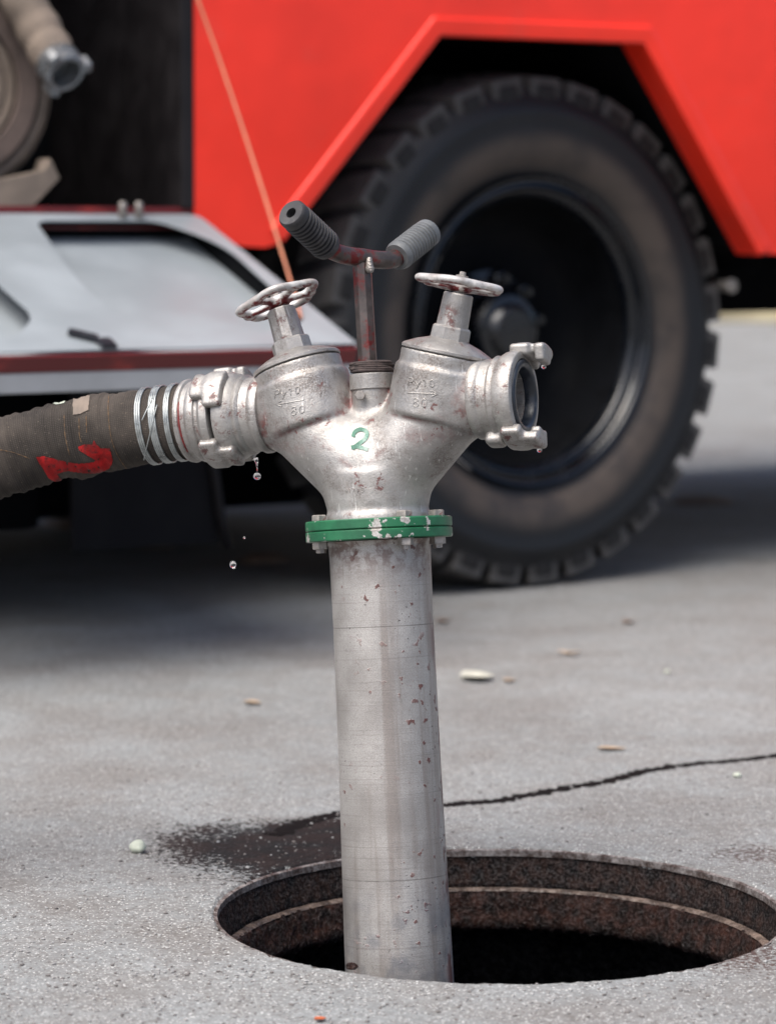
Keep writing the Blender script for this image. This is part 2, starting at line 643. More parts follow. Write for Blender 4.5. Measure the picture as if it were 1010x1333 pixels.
def m_iron(name, a, b, sc=70, bd=0.004):
    k = NT(name)
    c = k.coord()
    n = k.noise(c, sc, 6, 0.68)
    n2 = k.noise(c, sc * 4, 4, 0.7)
    col = k.mix(k.ramp(n, 0.35, 0.7), a, b)
    col = k.mix(k.ramp(n2, 0.64, 0.72, 0, 0.4), col, (0.20, 0.17, 0.15))
    return k.set(color=col, rough=k.ramp(n2, 0.35, 0.65, 0.75, 0.35), spec=k.ramp(n2, 0.45, 0.6, 0.15, 0.7), normal=k.bump(n2, 1.0, bd * 0.6, k.bump(n, 1.0, bd * 1.8)))


def m_hose():
    k = NT('hose_fabric')
    uv = k.n('UVMap', uv_map='uv').outputs[0]
    c = k.coord()
    def sc(s):
        mp = k.n('Mapping'); k.put(mp.inputs['Vector'], uv); mp.inputs['Scale'].default_value = s
        return mp.outputs[0]
    w1 = k.n('TexWave', wave_type='BANDS', bands_direction='X'); k.put(w1.inputs['Vector'], sc((1, 1, 1)))
    w1.inputs['Scale'].default_value = 130; w1.inputs['Distortion'].default_value = 1.2
    w1.inputs['Detail Scale'].default_value = 30
    w2 = k.n('TexWave', wave_type='BANDS', bands_direction='Y'); k.put(w2.inputs['Vector'], sc((1, 1, 1)))
    w2.inputs['Scale'].default_value = 150; w2.inputs['Distortion'].default_value = 1.2
    w2.inputs['Detail Scale'].default_value = 30
    weave = k.math('MULTIPLY', w1.outputs['Fac'], w2.outputs['Fac'])
    big = k.noise(c, 16, 5, 0.6)
    band = k.noise(sc((30, 2.0, 1)), 1.0, 4, 0.6)
    col = k.mix(k.ramp(big, 0.3, 0.7), (0.024, 0.0205, 0.018), (0.062, 0.051, 0.043))
    col = k.mix(k.ramp(band, 0.55, 0.75, 0, 0.6), col, (0.020, 0.020, 0.021))
    col = k.mix(k.ramp(k.noise(sc((55, 5, 1)), 1.0, 3), 0.66, 0.76, 0, 0.7), col, (0.13, 0.08, 0.045))
    col = k.mix(k.ramp(weave, 0.25, 0.8, 0, 0.55), col, (0.088, 0.078, 0.068))
    col = k.mix(k.ramp(k.noise(c, 500, 2), 0.66, 0.72, 0, 0.5), col, (0.2, 0.16, 0.125))
    return k.set(color=col, rough=0.9, spec=0.2, normal=k.bump(weave, 0.5, 0.0008, k.bump(k.noise(c, 90, 4), 0.35, 0.002)))


def m_rubber(name, base=(0.0075, 0.0085, 0.0105), dust=(0.064, 0.050, 0.041)):
    """tyre rubber: dusty brown ring on the sidewall (wheel-local radius)"""
    k = NT(name)
    c = k.coord()
    x, y, z = k.sep(c)
    r = k.math('SQRT', k.math('ADD', k.math('MULTIPLY', x, x), k.math('MULTIPLY', y, y)))
    n = k.noise(c, 7, 5, 0.6)
    ring = k.math('MULTIPLY', k.ramp(r, 0.328, 0.355), k.ramp(r, 0.430, 0.385))
    f = k.math('MULTIPLY', ring, k.ramp(n, 0.3, 0.62, 0.35, 1.0))
    sh = k.math('MULTIPLY', k.ramp(r, 0.475, 0.50), k.ramp(k.noise(c, 26, 4), 0.35, 0.65, 0.25, 1.0))
    col = k.mix(f, base, dust)
    col = k.mix(k.math('MULTIPLY', sh, 0.6), col, (0.036, 0.034, 0.034))
    return k.set(color=col, rough=k.ramp(n, 0.3, 0.7, 0.45, 0.65), spec=0.35,
                 normal=k.bump(k.noise(c, 30, 5), 0.3, 0.004))


def m_water():
    k = NT('water')
    return k.set(color=(1, 1, 1), rough=0.02, trans=1.0, ior=1.33)


MAT = dict(
    cast=m_cast('silver_cast_paint'),
    cast_red=m_cast('silver_paint_red_chips', grime=False, rust_amt=0.05),
    cast_clean=m_cast('silver_coupling_alloy', grime=False, base=(0.46, 0.44, 0.415), rust_amt=0.0),
    redwheel=m_simple('dull_red_enamel', (0.20, 0.02, 0.022), 0.5, 0.0, 0.4, 60, dirt=(0.6, 0.57, 0.54), dirt_amt=(0.52, 0.6)),
    pipe=m_pipe(), green=m_green(),
    seam=m_simple('dark_seam', (0.10, 0.085, 0.075), 0.6, 0.3),
    steel_worn=m_simple('worn_steel_red', (0.12, 0.10, 0.093), 0.4, 0.6, 0.45, 50, 0.3, dirt=(0.13, 0.016, 0.015), dirt_amt=(0.48, 0.58)),
    bolt=m_simple('zinc_bolt', (0.36, 0.33, 0.30), 0.45, 0.55, 0.4, 120, dirt=(0.16, 0.05, 0.035), dirt_amt=(0.58, 0.68)),
    grip=m_simple('grip_rubber', (0.03, 0.028, 0.03), 0.62, 0.0, 0.35, 90, 0.3, dirt=(0.07, 0.065, 0.065), dirt_amt=(0.5, 0.75)),
    grip_grey=m_simple('grip_rubber_grey', (0.115, 0.12, 0.122), 0.5, 0.0, 0.25, 90, 0.3, dirt=(0.10, 0.10, 0.11), dirt_amt=(0.55, 0.75)),
    black=m_simple('black_rubber', (0.012, 0.014, 0.02), 0.45, 0.0, 0.3, 60),
    gasket=m_simple('gasket_rubber', (0.014, 0.019, 0.028), 0.35, 0.0, 0.35, 80, dirt=(0.06, 0.065, 0.075), dirt_amt=(0.58, 0.72)),
    redresidue=m_simple('red_primer', (0.24, 0.022, 0.02), 0.6, 0.0, 0.5, 120, 0.4),
    twine=m_simple('dirty_twine', (0.075, 0.055, 0.05), 0.85, 0.0, 0.5, 200, 0.6),
    greenmark=m_simple('green_brush_paint', (0.03, 0.20, 0.12), 0.55, 0.0, 0.5, 70, dirt=(0.30, 0.36, 0.32), dirt_amt=(0.5, 0.72)),
    hose=m_hose(),
    redmark=m_simple('red_hose_paint', (0.42, 0.010, 0.011), 0.7, 0.0, 0.5, 80, 0.6, 0.002, dirt=(0.07, 0.016, 0.015), dirt_amt=(0.48, 0.66), spec=0.25),
    wire=m_simple('galvanised_wire', (0.40, 0.42, 0.41), 0.35, 0.6, 0.3, 120),
    thread=m_simple('ochre_thread', (0.17, 0.10, 0.05), 0.9, 0.0, 0.5, 90),
    patch=m_simple('hose_label', (0.19, 0.15, 0.12), 0.8, 0.0, 0.3, 60),
    asphalt=m_asphalt(),
    tar=m_simple('crack_tar', (0.010, 0.008, 0.008), 0.95, 0.0, 0.4, 90, 0.6, spec=0.08),
    iron=m_iron('rusty_iron', (0.005, 0.0035, 0.0035), (0.048, 0.023, 0.016), 70),
    iron_edge=m_iron('worn_iron_edge', (0.045, 0.032, 0.026), (0.17, 0.125, 0.10), 50, 0.001),
    iron_rust=m_iron('rust_ledge', (0.014, 0.008, 0.006), (0.09, 0.036, 0.024), 60, 0.006),
    iron_lip=m_iron('pale_worn_lip', (0.05, 0.035, 0.03), (0.24, 0.22, 0.21), 60, 0.001),
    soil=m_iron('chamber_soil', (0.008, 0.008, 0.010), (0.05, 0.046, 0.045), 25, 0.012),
    red=m_redpaint('fire_red_paint'),
    red_dark=m_redpaint('dull_red_paint', (0.12, 0.008, 0.010), 0.45),
    cloth_grey=m_simple('door_inner_grey', (0.245, 0.272, 0.29), 0.5, 0.0, 0.14, 5, 0.1),
    white=m_simple('white_edge_paint', (0.46, 0.47, 0.48), 0.45, 0.0, 0.12, 12),
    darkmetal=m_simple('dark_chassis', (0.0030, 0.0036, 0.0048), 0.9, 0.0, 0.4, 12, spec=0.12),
    jamb=m_simple('jamb_dark_grey', (0.012, 0.010, 0.011), 0.6, 0.0, 0.3, 12, spec=0.25),
    panelgrey=m_simple('mud_flap_grey', (0.008, 0.0075, 0.009), 0.8, 0.0, 0.3, 12, spec=0.2),
    tyre=m_rubber('tyre_rubber'),
    lug_side=m_simple('shoulder_rubber', (0.032, 0.030, 0.030), 0.7, 0.0, 0.7, 5, 0.3, 0.003, spec=0.3),
    dish=m_simple('wheel_dish_black', (0.0035, 0.004, 0.0055), 0.75, 0.0, 0.4, 16, spec=0.15),
    lug=m_simple('dusty_lit_tread_rubber', (0.13, 0.123, 0.118), 0.7, 0.0, 0.7, 5, 0.3, 0.003, spec=0.3),  # dusty tread, colour raised to stand in for light the tread lacks
    rim=m_simple('rim_black_paint', (0.0035, 0.005, 0.008), 0.2, 0.0, 0.4, 16, dirt=(0.006, 0.005, 0.005), dirt_amt=(0.5, 0.75), spec=0.6),
    canvas=m_simple('canvas_hose', (0.21, 0.165, 0.13), 0.85, 0.0, 0.3, 22, 0.4, 0.003),
    canvas_dark=m_simple('canvas_hose_dark', (0.13, 0.095, 0.08), 0.85, 0.0, 0.3, 22),
    alloy=m_simple('branch_alloy', (0.26, 0.27, 0.28), 0.35, 0.7, 0.3, 30),
    cord=m_simple('stay_cord', (0.55, 0.20, 0.11), 0.6, 0.0, 0.2, 30),
    leaf_pale=m_simple('leaf_pale', (0.46, 0.45, 0.38), 0.7, 0.0, 0.25, 60),
    leaf_tan=m_simple('leaf_tan', (0.40, 0.30, 0.21), 0.7, 0.0, 0.3, 60),
    leaf_brown=m_simple('leaf_brown', (0.22, 0.155, 0.115), 0.8, 0.0, 0.3, 30),
    leaf_orange=m_simple('leaf_orange', (0.50, 0.12, 0.04), 0.7, 0.0, 0.3, 60),
    pebble=m_simple('pebble_pale', (0.44, 0.47, 0.39), 0.7, 0.0, 0.25, 80, 0.4),
    stone=m_simple('beige_concrete', (0.55, 0.47, 0.40), 0.8, 0.0, 0.2, 8),
    yellow=m_simple('yellow_kerb_paint', (0.50, 0.43, 0.27), 0.8, 0.0, 0.5, 1.5),
    water=m_water(),
)

# grit colours
k = NT('grit_stone')
oi = k.n('Attribute', attribute_name='tone').outputs['Fac']
k.set(color=k.mix(oi, (0.06, 0.045, 0.04), (0.33, 0.33, 0.325)), rough=0.85)
MAT['grit'] = k.m

# ================================================================== GROUND
HOLE = Vector((0.1225, 3.049, 0))
HR = 0.311


def ground_disc():
    rng = random.Random(3)
    seg = 512
    radii = [HR + 0.002, HR + 0.006, HR + 0.02, HR + 0.06, 0.5, 0.8, 1.3, 2.2, 4, 8, 18, 50, 150, 600]
    vs_, fs = [], []
    for j, r in enumerate(radii):
        for i in range(seg):
            a = 2 * math.pi * i / seg
            q = r
            z = 0.0
            if j < 2:
                nn = noise.noise(Vector((math.cos(a) * 9, math.sin(a) * 9, 0))) * 0.004 + noise.noise(Vector((math.cos(a) * 40, math.sin(a) * 40, 2))) * 0.003 + max(0, noise.noise(Vector((math.cos(a) * 14, math.sin(a) * 14, 9))) - 0.25) * 0.016
                q += nn
                z = -0.0035 if j == 0 else 0.0
            vs_.append((HOLE.x + q * math.cos(a), HOLE.y + q * math.sin(a), z))
    for j in range(len(radii) - 1):
        for i in range(seg):
            k2 = (i + 1) % seg
            fs.append((j * seg + i, (j + 1) * seg + i, (j + 1) * seg + k2, j * seg + k2))
    # short skirt so that the edge has thickness
    b0 = len(vs_)
    for i in range(seg):
        x, y, z = vs_[i]
        vs_.append((x, y, -0.012))
    for i in range(seg):
        k2 = (i + 1) % seg
        fs.append((i, k2, b0 + k2, b0 + i))
    return mesh('ground', vs_, fs)


g = link('ground', ground_disc(), MAT['asphalt'], kind='structure')

# crack running from the opening to the right
def ribbon(name, px, width, z=0.0012, jit=0.35, seed=1):
    rng = random.Random(seed)
    P = catmull([on_ground(x, y) for x, y in px], 26)
    L, Rr = [], []
    for i, p in enumerate(P):
        t = (P[min(i + 1, len(P) - 1)] - P[max(i - 1, 0)]).normalized()
        nrm = Vector((-t.y, t.x, 0))
        wv = width(i / (len(P) - 1)) if callable(width) else width
        c = p + nrm * noise.noise(Vector((i * 0.23, seed, 0))) * 0.5 * wv
        L.append(c + nrm * wv * (0.5 + jit * noise.noise(Vector((i * 0.5, seed, 7))) + rng.uniform(-0.04, 0.04)))
        Rr.append(c - nrm * wv * (0.5 + jit * noise.noise(Vector((i * 0.5, seed, 17))) + rng.uniform(-0.04, 0.04)))
    n = len(P)
    vs_ = [Vector((p.x, p.y, 0.0004)) for p in L] + [Vector(((a.x + b.x) / 2, (a.y + b.y) / 2, z)) for a, b in zip(L, Rr)] + [Vector((p.x, p.y, 0.0004)) for p in Rr]
    fs = []
    for i in range(n - 1):
        fs += [(i, i + 1, n + i + 1, n + i), (n + i, n + i + 1, 2 * n + i + 1, 2 * n + i)]
    return fix_normals(mesh(name, vs_, fs))

link('asphalt_crack', ribbon('crack', [(355, 1088), (400, 1070), (450, 1058), (520, 1052), (590, 1047), (650, 1042), (720, 1029), (790, 1017), (840, 1004), (900, 995), (960, 990), (1030, 981), (1120, 970)],
     lambda t: 0.008 * (1 - t) ** 0.6 + 0.020, seed=4), MAT['tar'], parent=g)

# manhole frame -----------------------------------------------------
mh = empty('manhole_frame', Matrix.Translation(HOLE), 'open round manhole with rusty iron frame in the asphalt', 'manhole')
rj = lambda amp, f: (lambda a, j: (noise.noise(Vector((math.cos(a) * f, math.sin(a) * f, j * 3.1))) * amp, noise.noise(Vector((math.cos(a) * f, math.sin(a) * f, 50 + j * 3.1))) * amp))
o = link('rim_edge', lathe('rim_edge', [(HR - 0.0015, -0.0100), (HR - 0.0012, -0.0030), (HR + 0.003, -0.0018), (HR + 0.004, -0.0125)], 200, jitter=rj(0.0007, 30)), MAT['iron_lip'], parent=mh)
link('wall_ring', lathe('wall_ring', [(HR + 0.0015, -0.006), (HR - 0.001, -0.016), (HR - 0.002, -0.028), (HR - 0.004, -0.041), (HR - 0.006, -0.047), (HR + 0.04, -0.047), (HR + 0.04, -0.006)], 220, jitter=rj(0.0016, 22)), MAT['iron'], parent=mh, smooth=True)
link('ledge', lathe('ledge', [(HR - 0.004, -0.0468), (HR - 0.012, -0.0476), (HR - 0.0145, -0.050)], 220, jitter=rj(0.0006, 26)), MAT['iron_edge'], parent=mh, smooth=True)
link('lower_ring', lathe('lower_ring', [(HR - 0.013, -0.0495), (HR - 0.016, -0.053), (HR - 0.017, -0.058), (HR - 0.018, -0.063), (HR - 0.0185, -0.068), (HR - 0.019, -0.073), (HR - 0.021, -0.078), (HR - 0.023, -0.083), (HR - 0.022, -0.089), (HR - 0.018, -0.096), (HR + 0.05, -0.1)], 360, jitter=rj(0.0036, 60)), MAT['iron_rust'], parent=mh, smooth=True)
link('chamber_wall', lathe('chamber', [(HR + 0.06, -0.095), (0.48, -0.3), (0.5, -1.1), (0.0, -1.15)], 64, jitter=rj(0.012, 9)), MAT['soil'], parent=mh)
# lump of rust hanging below the ledge
p = on_plane(640, 1212, Vector((0, 3.28, 0)), Vector((0, 1, 0)))

# grit: loose stones on the asphalt (uncountable)
def grit():
    rng = random.Random(11)
    base = bmesh.new(); bmesh.ops.create_icosphere(base, subdivisions=1, radius=1)
    bv = [v.co.copy() for v in base.verts]; bf = [tuple(v.index for v in f.verts) for f in base.faces]
    base.free()
    vs_, fs, tone = [], [], []
    n = 0
    while n < 5200:
        px, py = rng.uniform(-60, 1070), rng.uniform(950, 1400)
        if rng.random() > (py - 930) / 470 + 0.25: continue
        p = on_ground(px, py)
        if (p - HOLE).length < HR + 0.008: continue
        dw = math.hypot((px - 330) / 150, (py - 1105) / 45)
        s = rng.choice([0.0007, 0.0009, 0.0011, 0.0014, 0.0020]) * rng.uniform(0.8, 1.2)
        b0 = len(vs_)
        q = rng.uniform(0, 6.28)
        t = rng.choice([0.25, 0.5, 0.6, 0.7, 0.85])
        if dw < 1 and rng.random() < 0.6: t = rng.uniform(0.0, 0.25)
        for v in bv:
            j = rng.uniform(0.75, 1.2)
            x, y = v.x * j * 1.3, v.y * j
            vs_.append((p.x + s * (x * math.cos(q) - y * math.sin(q)), p.y + s * (x * math.sin(q) + y * math.cos(q)), s * (0.35 + v.z * j * 0.65)))
            tone.append(t)
        fs += [tuple(b0 + i for i in f) for f in bf]
        n += 1
    me = mesh('grit', vs_, fs)
    at = me.attributes.new('tone', 'FLOAT', 'POINT')
    at.data.foreach_set('value', tone)
    return me

link('asphalt_grit', grit(), MAT['grit'], label='loose fine grit scattered over the asphalt round the manhole', cat='grit', kind='stuff')

# ================================================================== HYDRANT STANDPIPE
O = Vector((0.0098, 2.985, 0))
AX = Vector((-0.0195, 0.050, 0.42)).normalized()
EU = (cX - AX * cX.dot(AX)).normalized()
EW = AX.cross(EU)
HM = Matrix(((EU.x, EW.x, AX.x, O.x), (EU.y, EW.y, AX.y, O.y), (EU.z, EW.z, AX.z, O.z), (0, 0, 0, 1)))
HMI = HM.inverted()


def HL(px, py, w_=0.0):
    """pixel -> hydrant-local point at local depth w"""
    return HMI @ on_plane(px, py, O + EW * w_, EW)


GAM = R(22)
HEAD = Matrix.Rotation(-GAM, 4, 'Z')        # right arm turned towards the camera
hyd = empty('hydrant_standpipe', HM, 'silver two-outlet hydrant standpipe with green flange standing in the manhole', 'hydrant')

T_F = HL(494, 689).z
KP = (HL(600, 689) - HL(500, 689)).length / 100.0   # metres per pixel at the hydrant

# pipe
pp = []
for t, wpx in ((T_F - 0.012, 70), (T_F - 0.016, 66.5), (T_F - 0.03, 66), (HL(500, 815).z, 65.2),
               (HL(505, 1000).z, 66.3), (HL(517, 1146).z, 68.6), (HL(520, 1270).z, 70.2), (-0.3, 70.5), (-0.9, 70.5)):
    pp.append((wpx * KP, t))
pq = []
for i, (r_, z_) in enumerate(pp):
    if i and pp[i - 1][1] - z_ > 0.008:
        ra, za = pp[i - 1]
        for f in (0.0025, 0.005):
            q = f / (za - z_); pq.append((ra + (r_ - ra) * q, za - f))
        for f in (0.005, 0.0025):
            q = 1 - f / (za - z_); pq.append((ra + (r_ - ra) * q, z_ + f))
    pq.append((r_, z_))
pp = pq
link('pipe', lathe('pipe', [(0, pp[0][1])] + pp + [(0, -0.9)], 96), MAT['pipe'], parent=hyd)
auto_smooth(bpy.data.objects['pipe'], 50)

# flanges
RF = 95.5 * KP
for nm, z0, z1 in (('upper_flange', T_F + 0.0003, T_F + 13.5 * KP), ('lower_flange', T_F - 13.5 * KP, T_F - 0.0003)):
    b = 0.0012
    o = link(nm, lathe(nm, [(0.03, z0), (RF - b, z0), (RF, z0 + b), (RF, z1 - b), (RF - b, z1), (0.03, z1)], 96), MAT['green'], parent=hyd)
    auto_smooth(o, 40)
for i, deg in enumerate((-24, -66, -159, 24, 96, 159)):
    a = R(deg)
    rb = 82 * KP
    for up in (1, -1):
        zb = T_F + up * 13.5 * KP
        M = Matrix.Translation((rb * math.cos(a), rb * math.sin(a), zb)) @ Matrix.Rotation(R(random.uniform(0, 60)), 4, 'Z')
        if up < 0: M = M @ Matrix.Rotation(math.pi, 4, 'X')
        if i == 0 and up == 1:
            BM = hexbolt('bolt_head', 10.5 * KP, 8 * KP)
        if i == 0 and up == -1:
            NM = lathe('bolt_nut', [(0, 0), (10.5 * KP, 0), (10.5 * KP, 9 * KP), (6 * KP, 9.2 * KP), (6 * KP, 14 * KP), (0, 14 * KP)], 6)
        link('bolt_head' if up > 0 else 'bolt_nut', BM if up > 0 else NM, MAT['bolt'], parent=hyd, M=M)

# Y body -----------------------------------------------------------
TN = T_F + 13.5 * KP
HB, TB0, TB1 = 0.069, 0.545, 0.607          # barrel axis: bottom and top
TILT = R(15)
bx_ = math.sin(TILT); bz_ = math.cos(TILT)
BOT = [(-HB, 0, TB0 - 0.005), (HB, 0, TB0 - 0.005)]
BL = 0.070
TOP = [(s * (HB + BL * bx_), 0, TB0 - 0.005 + BL * bz_) for s in (-1, 1)]
RBAR = 0.0520
T_OUT = 0.5575
OUT_L = 0.137


def parts_sdf(X, Y, Z):
    neck = sd_cyl(X, Y, Z, (0, 0, TN - 0.004), (0, 0, TN + 0.05), 0.0535, 0.0535)
    foot = sd_cyl(X, Y, Z, (0, 0, TN - 0.004), (0, 0, TN + 0.006), 0.0575, 0.0555)
    arms = None
    for s in (-1, 1):
        a = sd_rcone(X, Y, Z, (s * 0.0165, 0, 0.491), (s * 0.080, 0, 0.546), 0.0500, 0.0440)
        arms = a if arms is None else smin(arms, a, 0.012)
    web = sd_rcone(X, Y, Z, (0, 0, TN + 0.02), (0, 0, 0.515), 0.050, 0.036)
    arms = smin(smin(arms, web, 0.02), neck, 0.007)
    arms = smin(arms, foot, 0.006)
    gland = sd_cyl(X, Y, Z, (0, 0, 0.50), (0, 0, 0.588), 0.0225)
    arms = smin(arms, gland, 0.008)
    bar = None
    for i, s in enumerate((-1, 1)):
        b = sd_cyl(X, Y, Z, BOT[i], (BOT[i][0] + s * bx_ * 0.0545, 0, BOT[i][2] + bz_ * 0.0545), RBAR, rnd=0.0025)
        b2 = sd_cyl(X, Y, Z, BOT[i], TOP[i], RBAR - 0.0034, rnd=0.0008)
        b = smin(b, b2, 0.002)
        bar = b if bar is None else np.minimum(bar, b)
    outl = None
    for s in (-1, 1):
        q = sd_cyl(X, Y, Z, (s * 0.07, 0, T_OUT), (s * OUT_L, 0, T_OUT), 0.0385, 0.0375)
        outl = q if outl is None else np.minimum(outl, q)
    return arms, bar, outl


def body_sdf(X, Y, Z):
    arms, bar, outl = parts_sdf(X, Y, Z)
    d = smin(arms, bar, 0.0055)
    d = smin(d, outl, 0.012)
    # outlets are hollow
    for s in (-1, 1):
        c = sd_cyl(X, Y, Z, (s * 0.105, 0, T_OUT), (s * 0.2, 0, T_OUT), 0.032)
        d = smax(d, -c, 0.002)
    return d


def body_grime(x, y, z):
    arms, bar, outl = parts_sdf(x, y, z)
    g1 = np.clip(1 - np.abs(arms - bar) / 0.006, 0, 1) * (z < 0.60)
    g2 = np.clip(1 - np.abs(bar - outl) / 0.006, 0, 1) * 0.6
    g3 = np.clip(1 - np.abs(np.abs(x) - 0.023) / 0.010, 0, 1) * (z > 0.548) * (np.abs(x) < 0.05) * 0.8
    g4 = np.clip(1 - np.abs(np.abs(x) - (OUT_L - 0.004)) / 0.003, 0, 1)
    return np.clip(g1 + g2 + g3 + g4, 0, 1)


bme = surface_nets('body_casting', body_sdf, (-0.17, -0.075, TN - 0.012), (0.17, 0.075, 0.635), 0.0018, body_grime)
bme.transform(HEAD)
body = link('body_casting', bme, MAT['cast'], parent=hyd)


def axis_frame(p, d, roll=0.0):
    d = Vector(d).normalized()
    q = d.to_track_quat('Z', 'Y').to_matrix().to_4x4()
    return Matrix.Translation(Vector(p)) @ q @ Matrix.Rotation(roll, 4, 'Z')


# handwheel: scalloped ring with spokes
def handwheel_sdf(X, Y, Z):
    r = np.sqrt(X * X + Y * Y); th = np.arctan2(Y, X)
    rc = 0.0375 + 0.0032 * np.cos(5 * th)
    ring = np.sqrt((r - rc) ** 2 + (Z * 1.3 - 0.0015) ** 2) - 0.0052
    d = ring
    for i in range(5):
        a = 2 * math.pi * (i + 0.5) / 5
        c, s = math.cos(a), math.sin(a)
        u_ = X * c + Y * s; v_ = -X * s + Y * c
        d = smin(d, sd_rbox(u_, v_, Z, (0.02, 0, 0), (0.020, 0.0042, 0.003), 0.0022), 0.004)
    hub = sd_cyl(X, Y, Z, (0, 0, -0.006), (0, 0, 0.004), 0.0115)
    return smin(d, hub, 0.004)


HWM = surface_nets('handwheel', handwheel_sdf, (-0.05, -0.05, -0.011), (0.05, 0.05, 0.011), 0.0012)
k = NT('handwheel_paint')
c = k.coord(); nrm = k.sep(k.n('NewGeometry').outputs['Normal'])
zc = k.sep(c)[2]
und = k.ramp(k.math('ADD', zc, k.math('MULTIPLY', k.noise(c, 90, 4), 0.008)), 0.0032, 0.0010)
silver = k.mix(k.ramp(k.noise(c, 80, 4), 0.4, 0.65), (0.48, 0.47, 0.455), (0.33, 0.30, 0.28))
redw = k.mix(k.ramp(k.noise(c, 110, 4), 0.52, 0.6), (0.12, 0.012, 0.013), (0.40, 0.36, 0.34))
k.set(color=k.mix(und, silver, redw), rough=0.42, metal=0.25, normal=k.bump(k.noise(c, 350, 3), 0.3, 0.0006))
MAT['handwheel'] = k.m

for i, s in enumerate((-1, 1)):
    ax = Vector((s * bx_, 0, bz_))
    tp = Vector(TOP[i])
    nm = 'valve_lid'
    A = HEAD @ axis_frame(tp, ax)
    rl = RBAR - 0.0032
    lid = link(nm, lathe(nm, [(rl - 0.0045, -0.001), (rl - 0.0042, 0.0006), (rl - 0.0004, 0.0009), (rl + 0.0004, 0.0016), (rl + 0.0004, 0.0042), (rl - 0.0014, 0.0060), (rl * 0.72, 0.0120), (rl * 0.45, 0.0165), (0.0185, 0.0195), (0.0, 0.0195)], 96), MAT['cast'], parent=hyd, M=A)
    auto_smooth(lid, 30)
    hx = link('hex_collar', lathe('hex_collar', [(0.0225, 0.012), (0.0218, 0.0292), (0.0198, 0.0312), (0.0, 0.0312)], 8), MAT['cast_clean'], parent=lid, M=Matrix.Rotation(R(11 if s < 0 else 2), 4, 'Z'))
    st = link('stem_housing', lathe('stem_housing', [(0.0174, 0.029), (0.0160, 0.0655), (0.0144, 0.0670), (0.0055, 0.0672), (0.0055, 0.0800), (0, 0.08)], 10 if s < 0 else 40), MAT['cast_red'], parent=lid)
    auto_smooth(st, 24)
    tilt = Matrix.Rotation(R(-3 if s < 0 else 4), 4, 'Y') @ Matrix.Rotation(R(6 if s < 0 else -3), 4, 'X')
    link('handwheel', HWM, MAT['handwheel'], parent=lid, M=Matrix.Translation((0, 0, 0.0755)) @ Matrix.Scale(1.09, 4) @ tilt @ Matrix.Rotation(R(20 if s < 0 else 46), 4, 'Z'))
    link('wheel_nut', lathe('wheel_nut', [(0, 0.078), (0.0105, 0.078), (0.0105, 0.0805), (0.0072, 0.0812), (0.0072, 0.0865), (0.0038, 0.087), (0.0034, 0.0905), (0, 0.091)], 8), MAT['bolt'], parent=lid)

# --- couplings (claw heads)
def claw_sdf(X, Y, Z, R0):
    r = np.sqrt(X * X + Y * Y); th = np.arctan2(Y, X)
    arc = th * R0
    base = sd_rbox(r, arc, Z, (R0 + 0.0045, 0, -0.004), (0.0068, 0.0210, 0.0110), 0.0038)
    arm = sd_rbox(r, arc, Z, (R0 + 0.0052, 0.003, 0.008), (0.0054, 0.0140, 0.0155), 0.0036)
    tip = sd_rbox(r, arc, Z, (R0 + 0.0010, 0.0065, 0.0185), (0.0095, 0.0138, 0.0056), 0.0034)
    return smin(smin(base, arm, 0.005), tip, 0.003)


RC = 0.0455
CLAW = surface_nets('claw', lambda X, Y, Z: claw_sdf(X, Y, Z, RC), (RC - 0.018, -0.034, -0.022), (RC + 0.020, 0.036, 0.033), 0.0013)


def coupling_profile():
    # from the outlet pipe outwards; z = 0 is the mating face
    return [(0.0372, -0.052), (0.0425, -0.0515), (0.0442, -0.0485), (0.0442, -0.0445), (0.0425, -0.0415), (0.0415, -0.040), (0.0415, -0.0305),
            (0.0428, -0.0295), (0.0445, -0.0270), (0.0440, -0.0240), (0.0432, -0.0225), (0.0455, -0.0195), (0.0480, -0.0150), (0.0492, -0.0100), (0.0492, -0.003),
            (0.0480, -0.0008), (0.0462, 0.0), (0.0405, 0.0), (0.0395, -0.002), (0.0395, -0.012), (0.032, -0.013), (0.0305, -0.052)]


CPL = lathe('coupling_head', coupling_profile(), 96)
GSK = lathe('gasket', [(0.0393, -0.009), (0.0393, 0.0010), (0.0370, 0.0024), (0.0330, 0.0022), (0.0310, 0.0004), (0.0310, -0.011)], 72)
# right outlet
CR = HEAD @ axis_frame((OUT_L + 0.036, 0, T_OUT), (1, 0, -0.02))
cr = link('coupling_head', CPL, MAT['cast_clean'], parent=hyd, M=CR)
auto_smooth(cr, 30)
gs = link('gasket', GSK, MAT['gasket'], parent=cr, smooth=True)


def dir_roll(M, img_ang):
    """roll about the coupling axis so that local +x points to image angle (deg, ccw from right/up)"""
    X = (HM @ M).to_3x3() @ Vector((1, 0, 0)); Y = (HM @ M).to_3x3() @ Vector((0, 1, 0))
    best, ba = -9, 0
    for i in range(360):
        v = X * math.cos(R(i)) + Y * math.sin(R(i))
        # around the axis: front (towards camera) = 0 deg, up = 90 deg
        f_ = -v.dot(cF); u_ = v.z
        d = f_ * math.cos(R(img_ang)) + u_ * math.sin(R(img_ang))
        if d > best: best, ba = d, i
    return R(ba)


for a in (118, 298):
    link('claw', CLAW, MAT['cast_clean'], parent=cr, M=Matrix.Rotation(dir_roll(CR, a), 4, 'Z'), smooth=True)
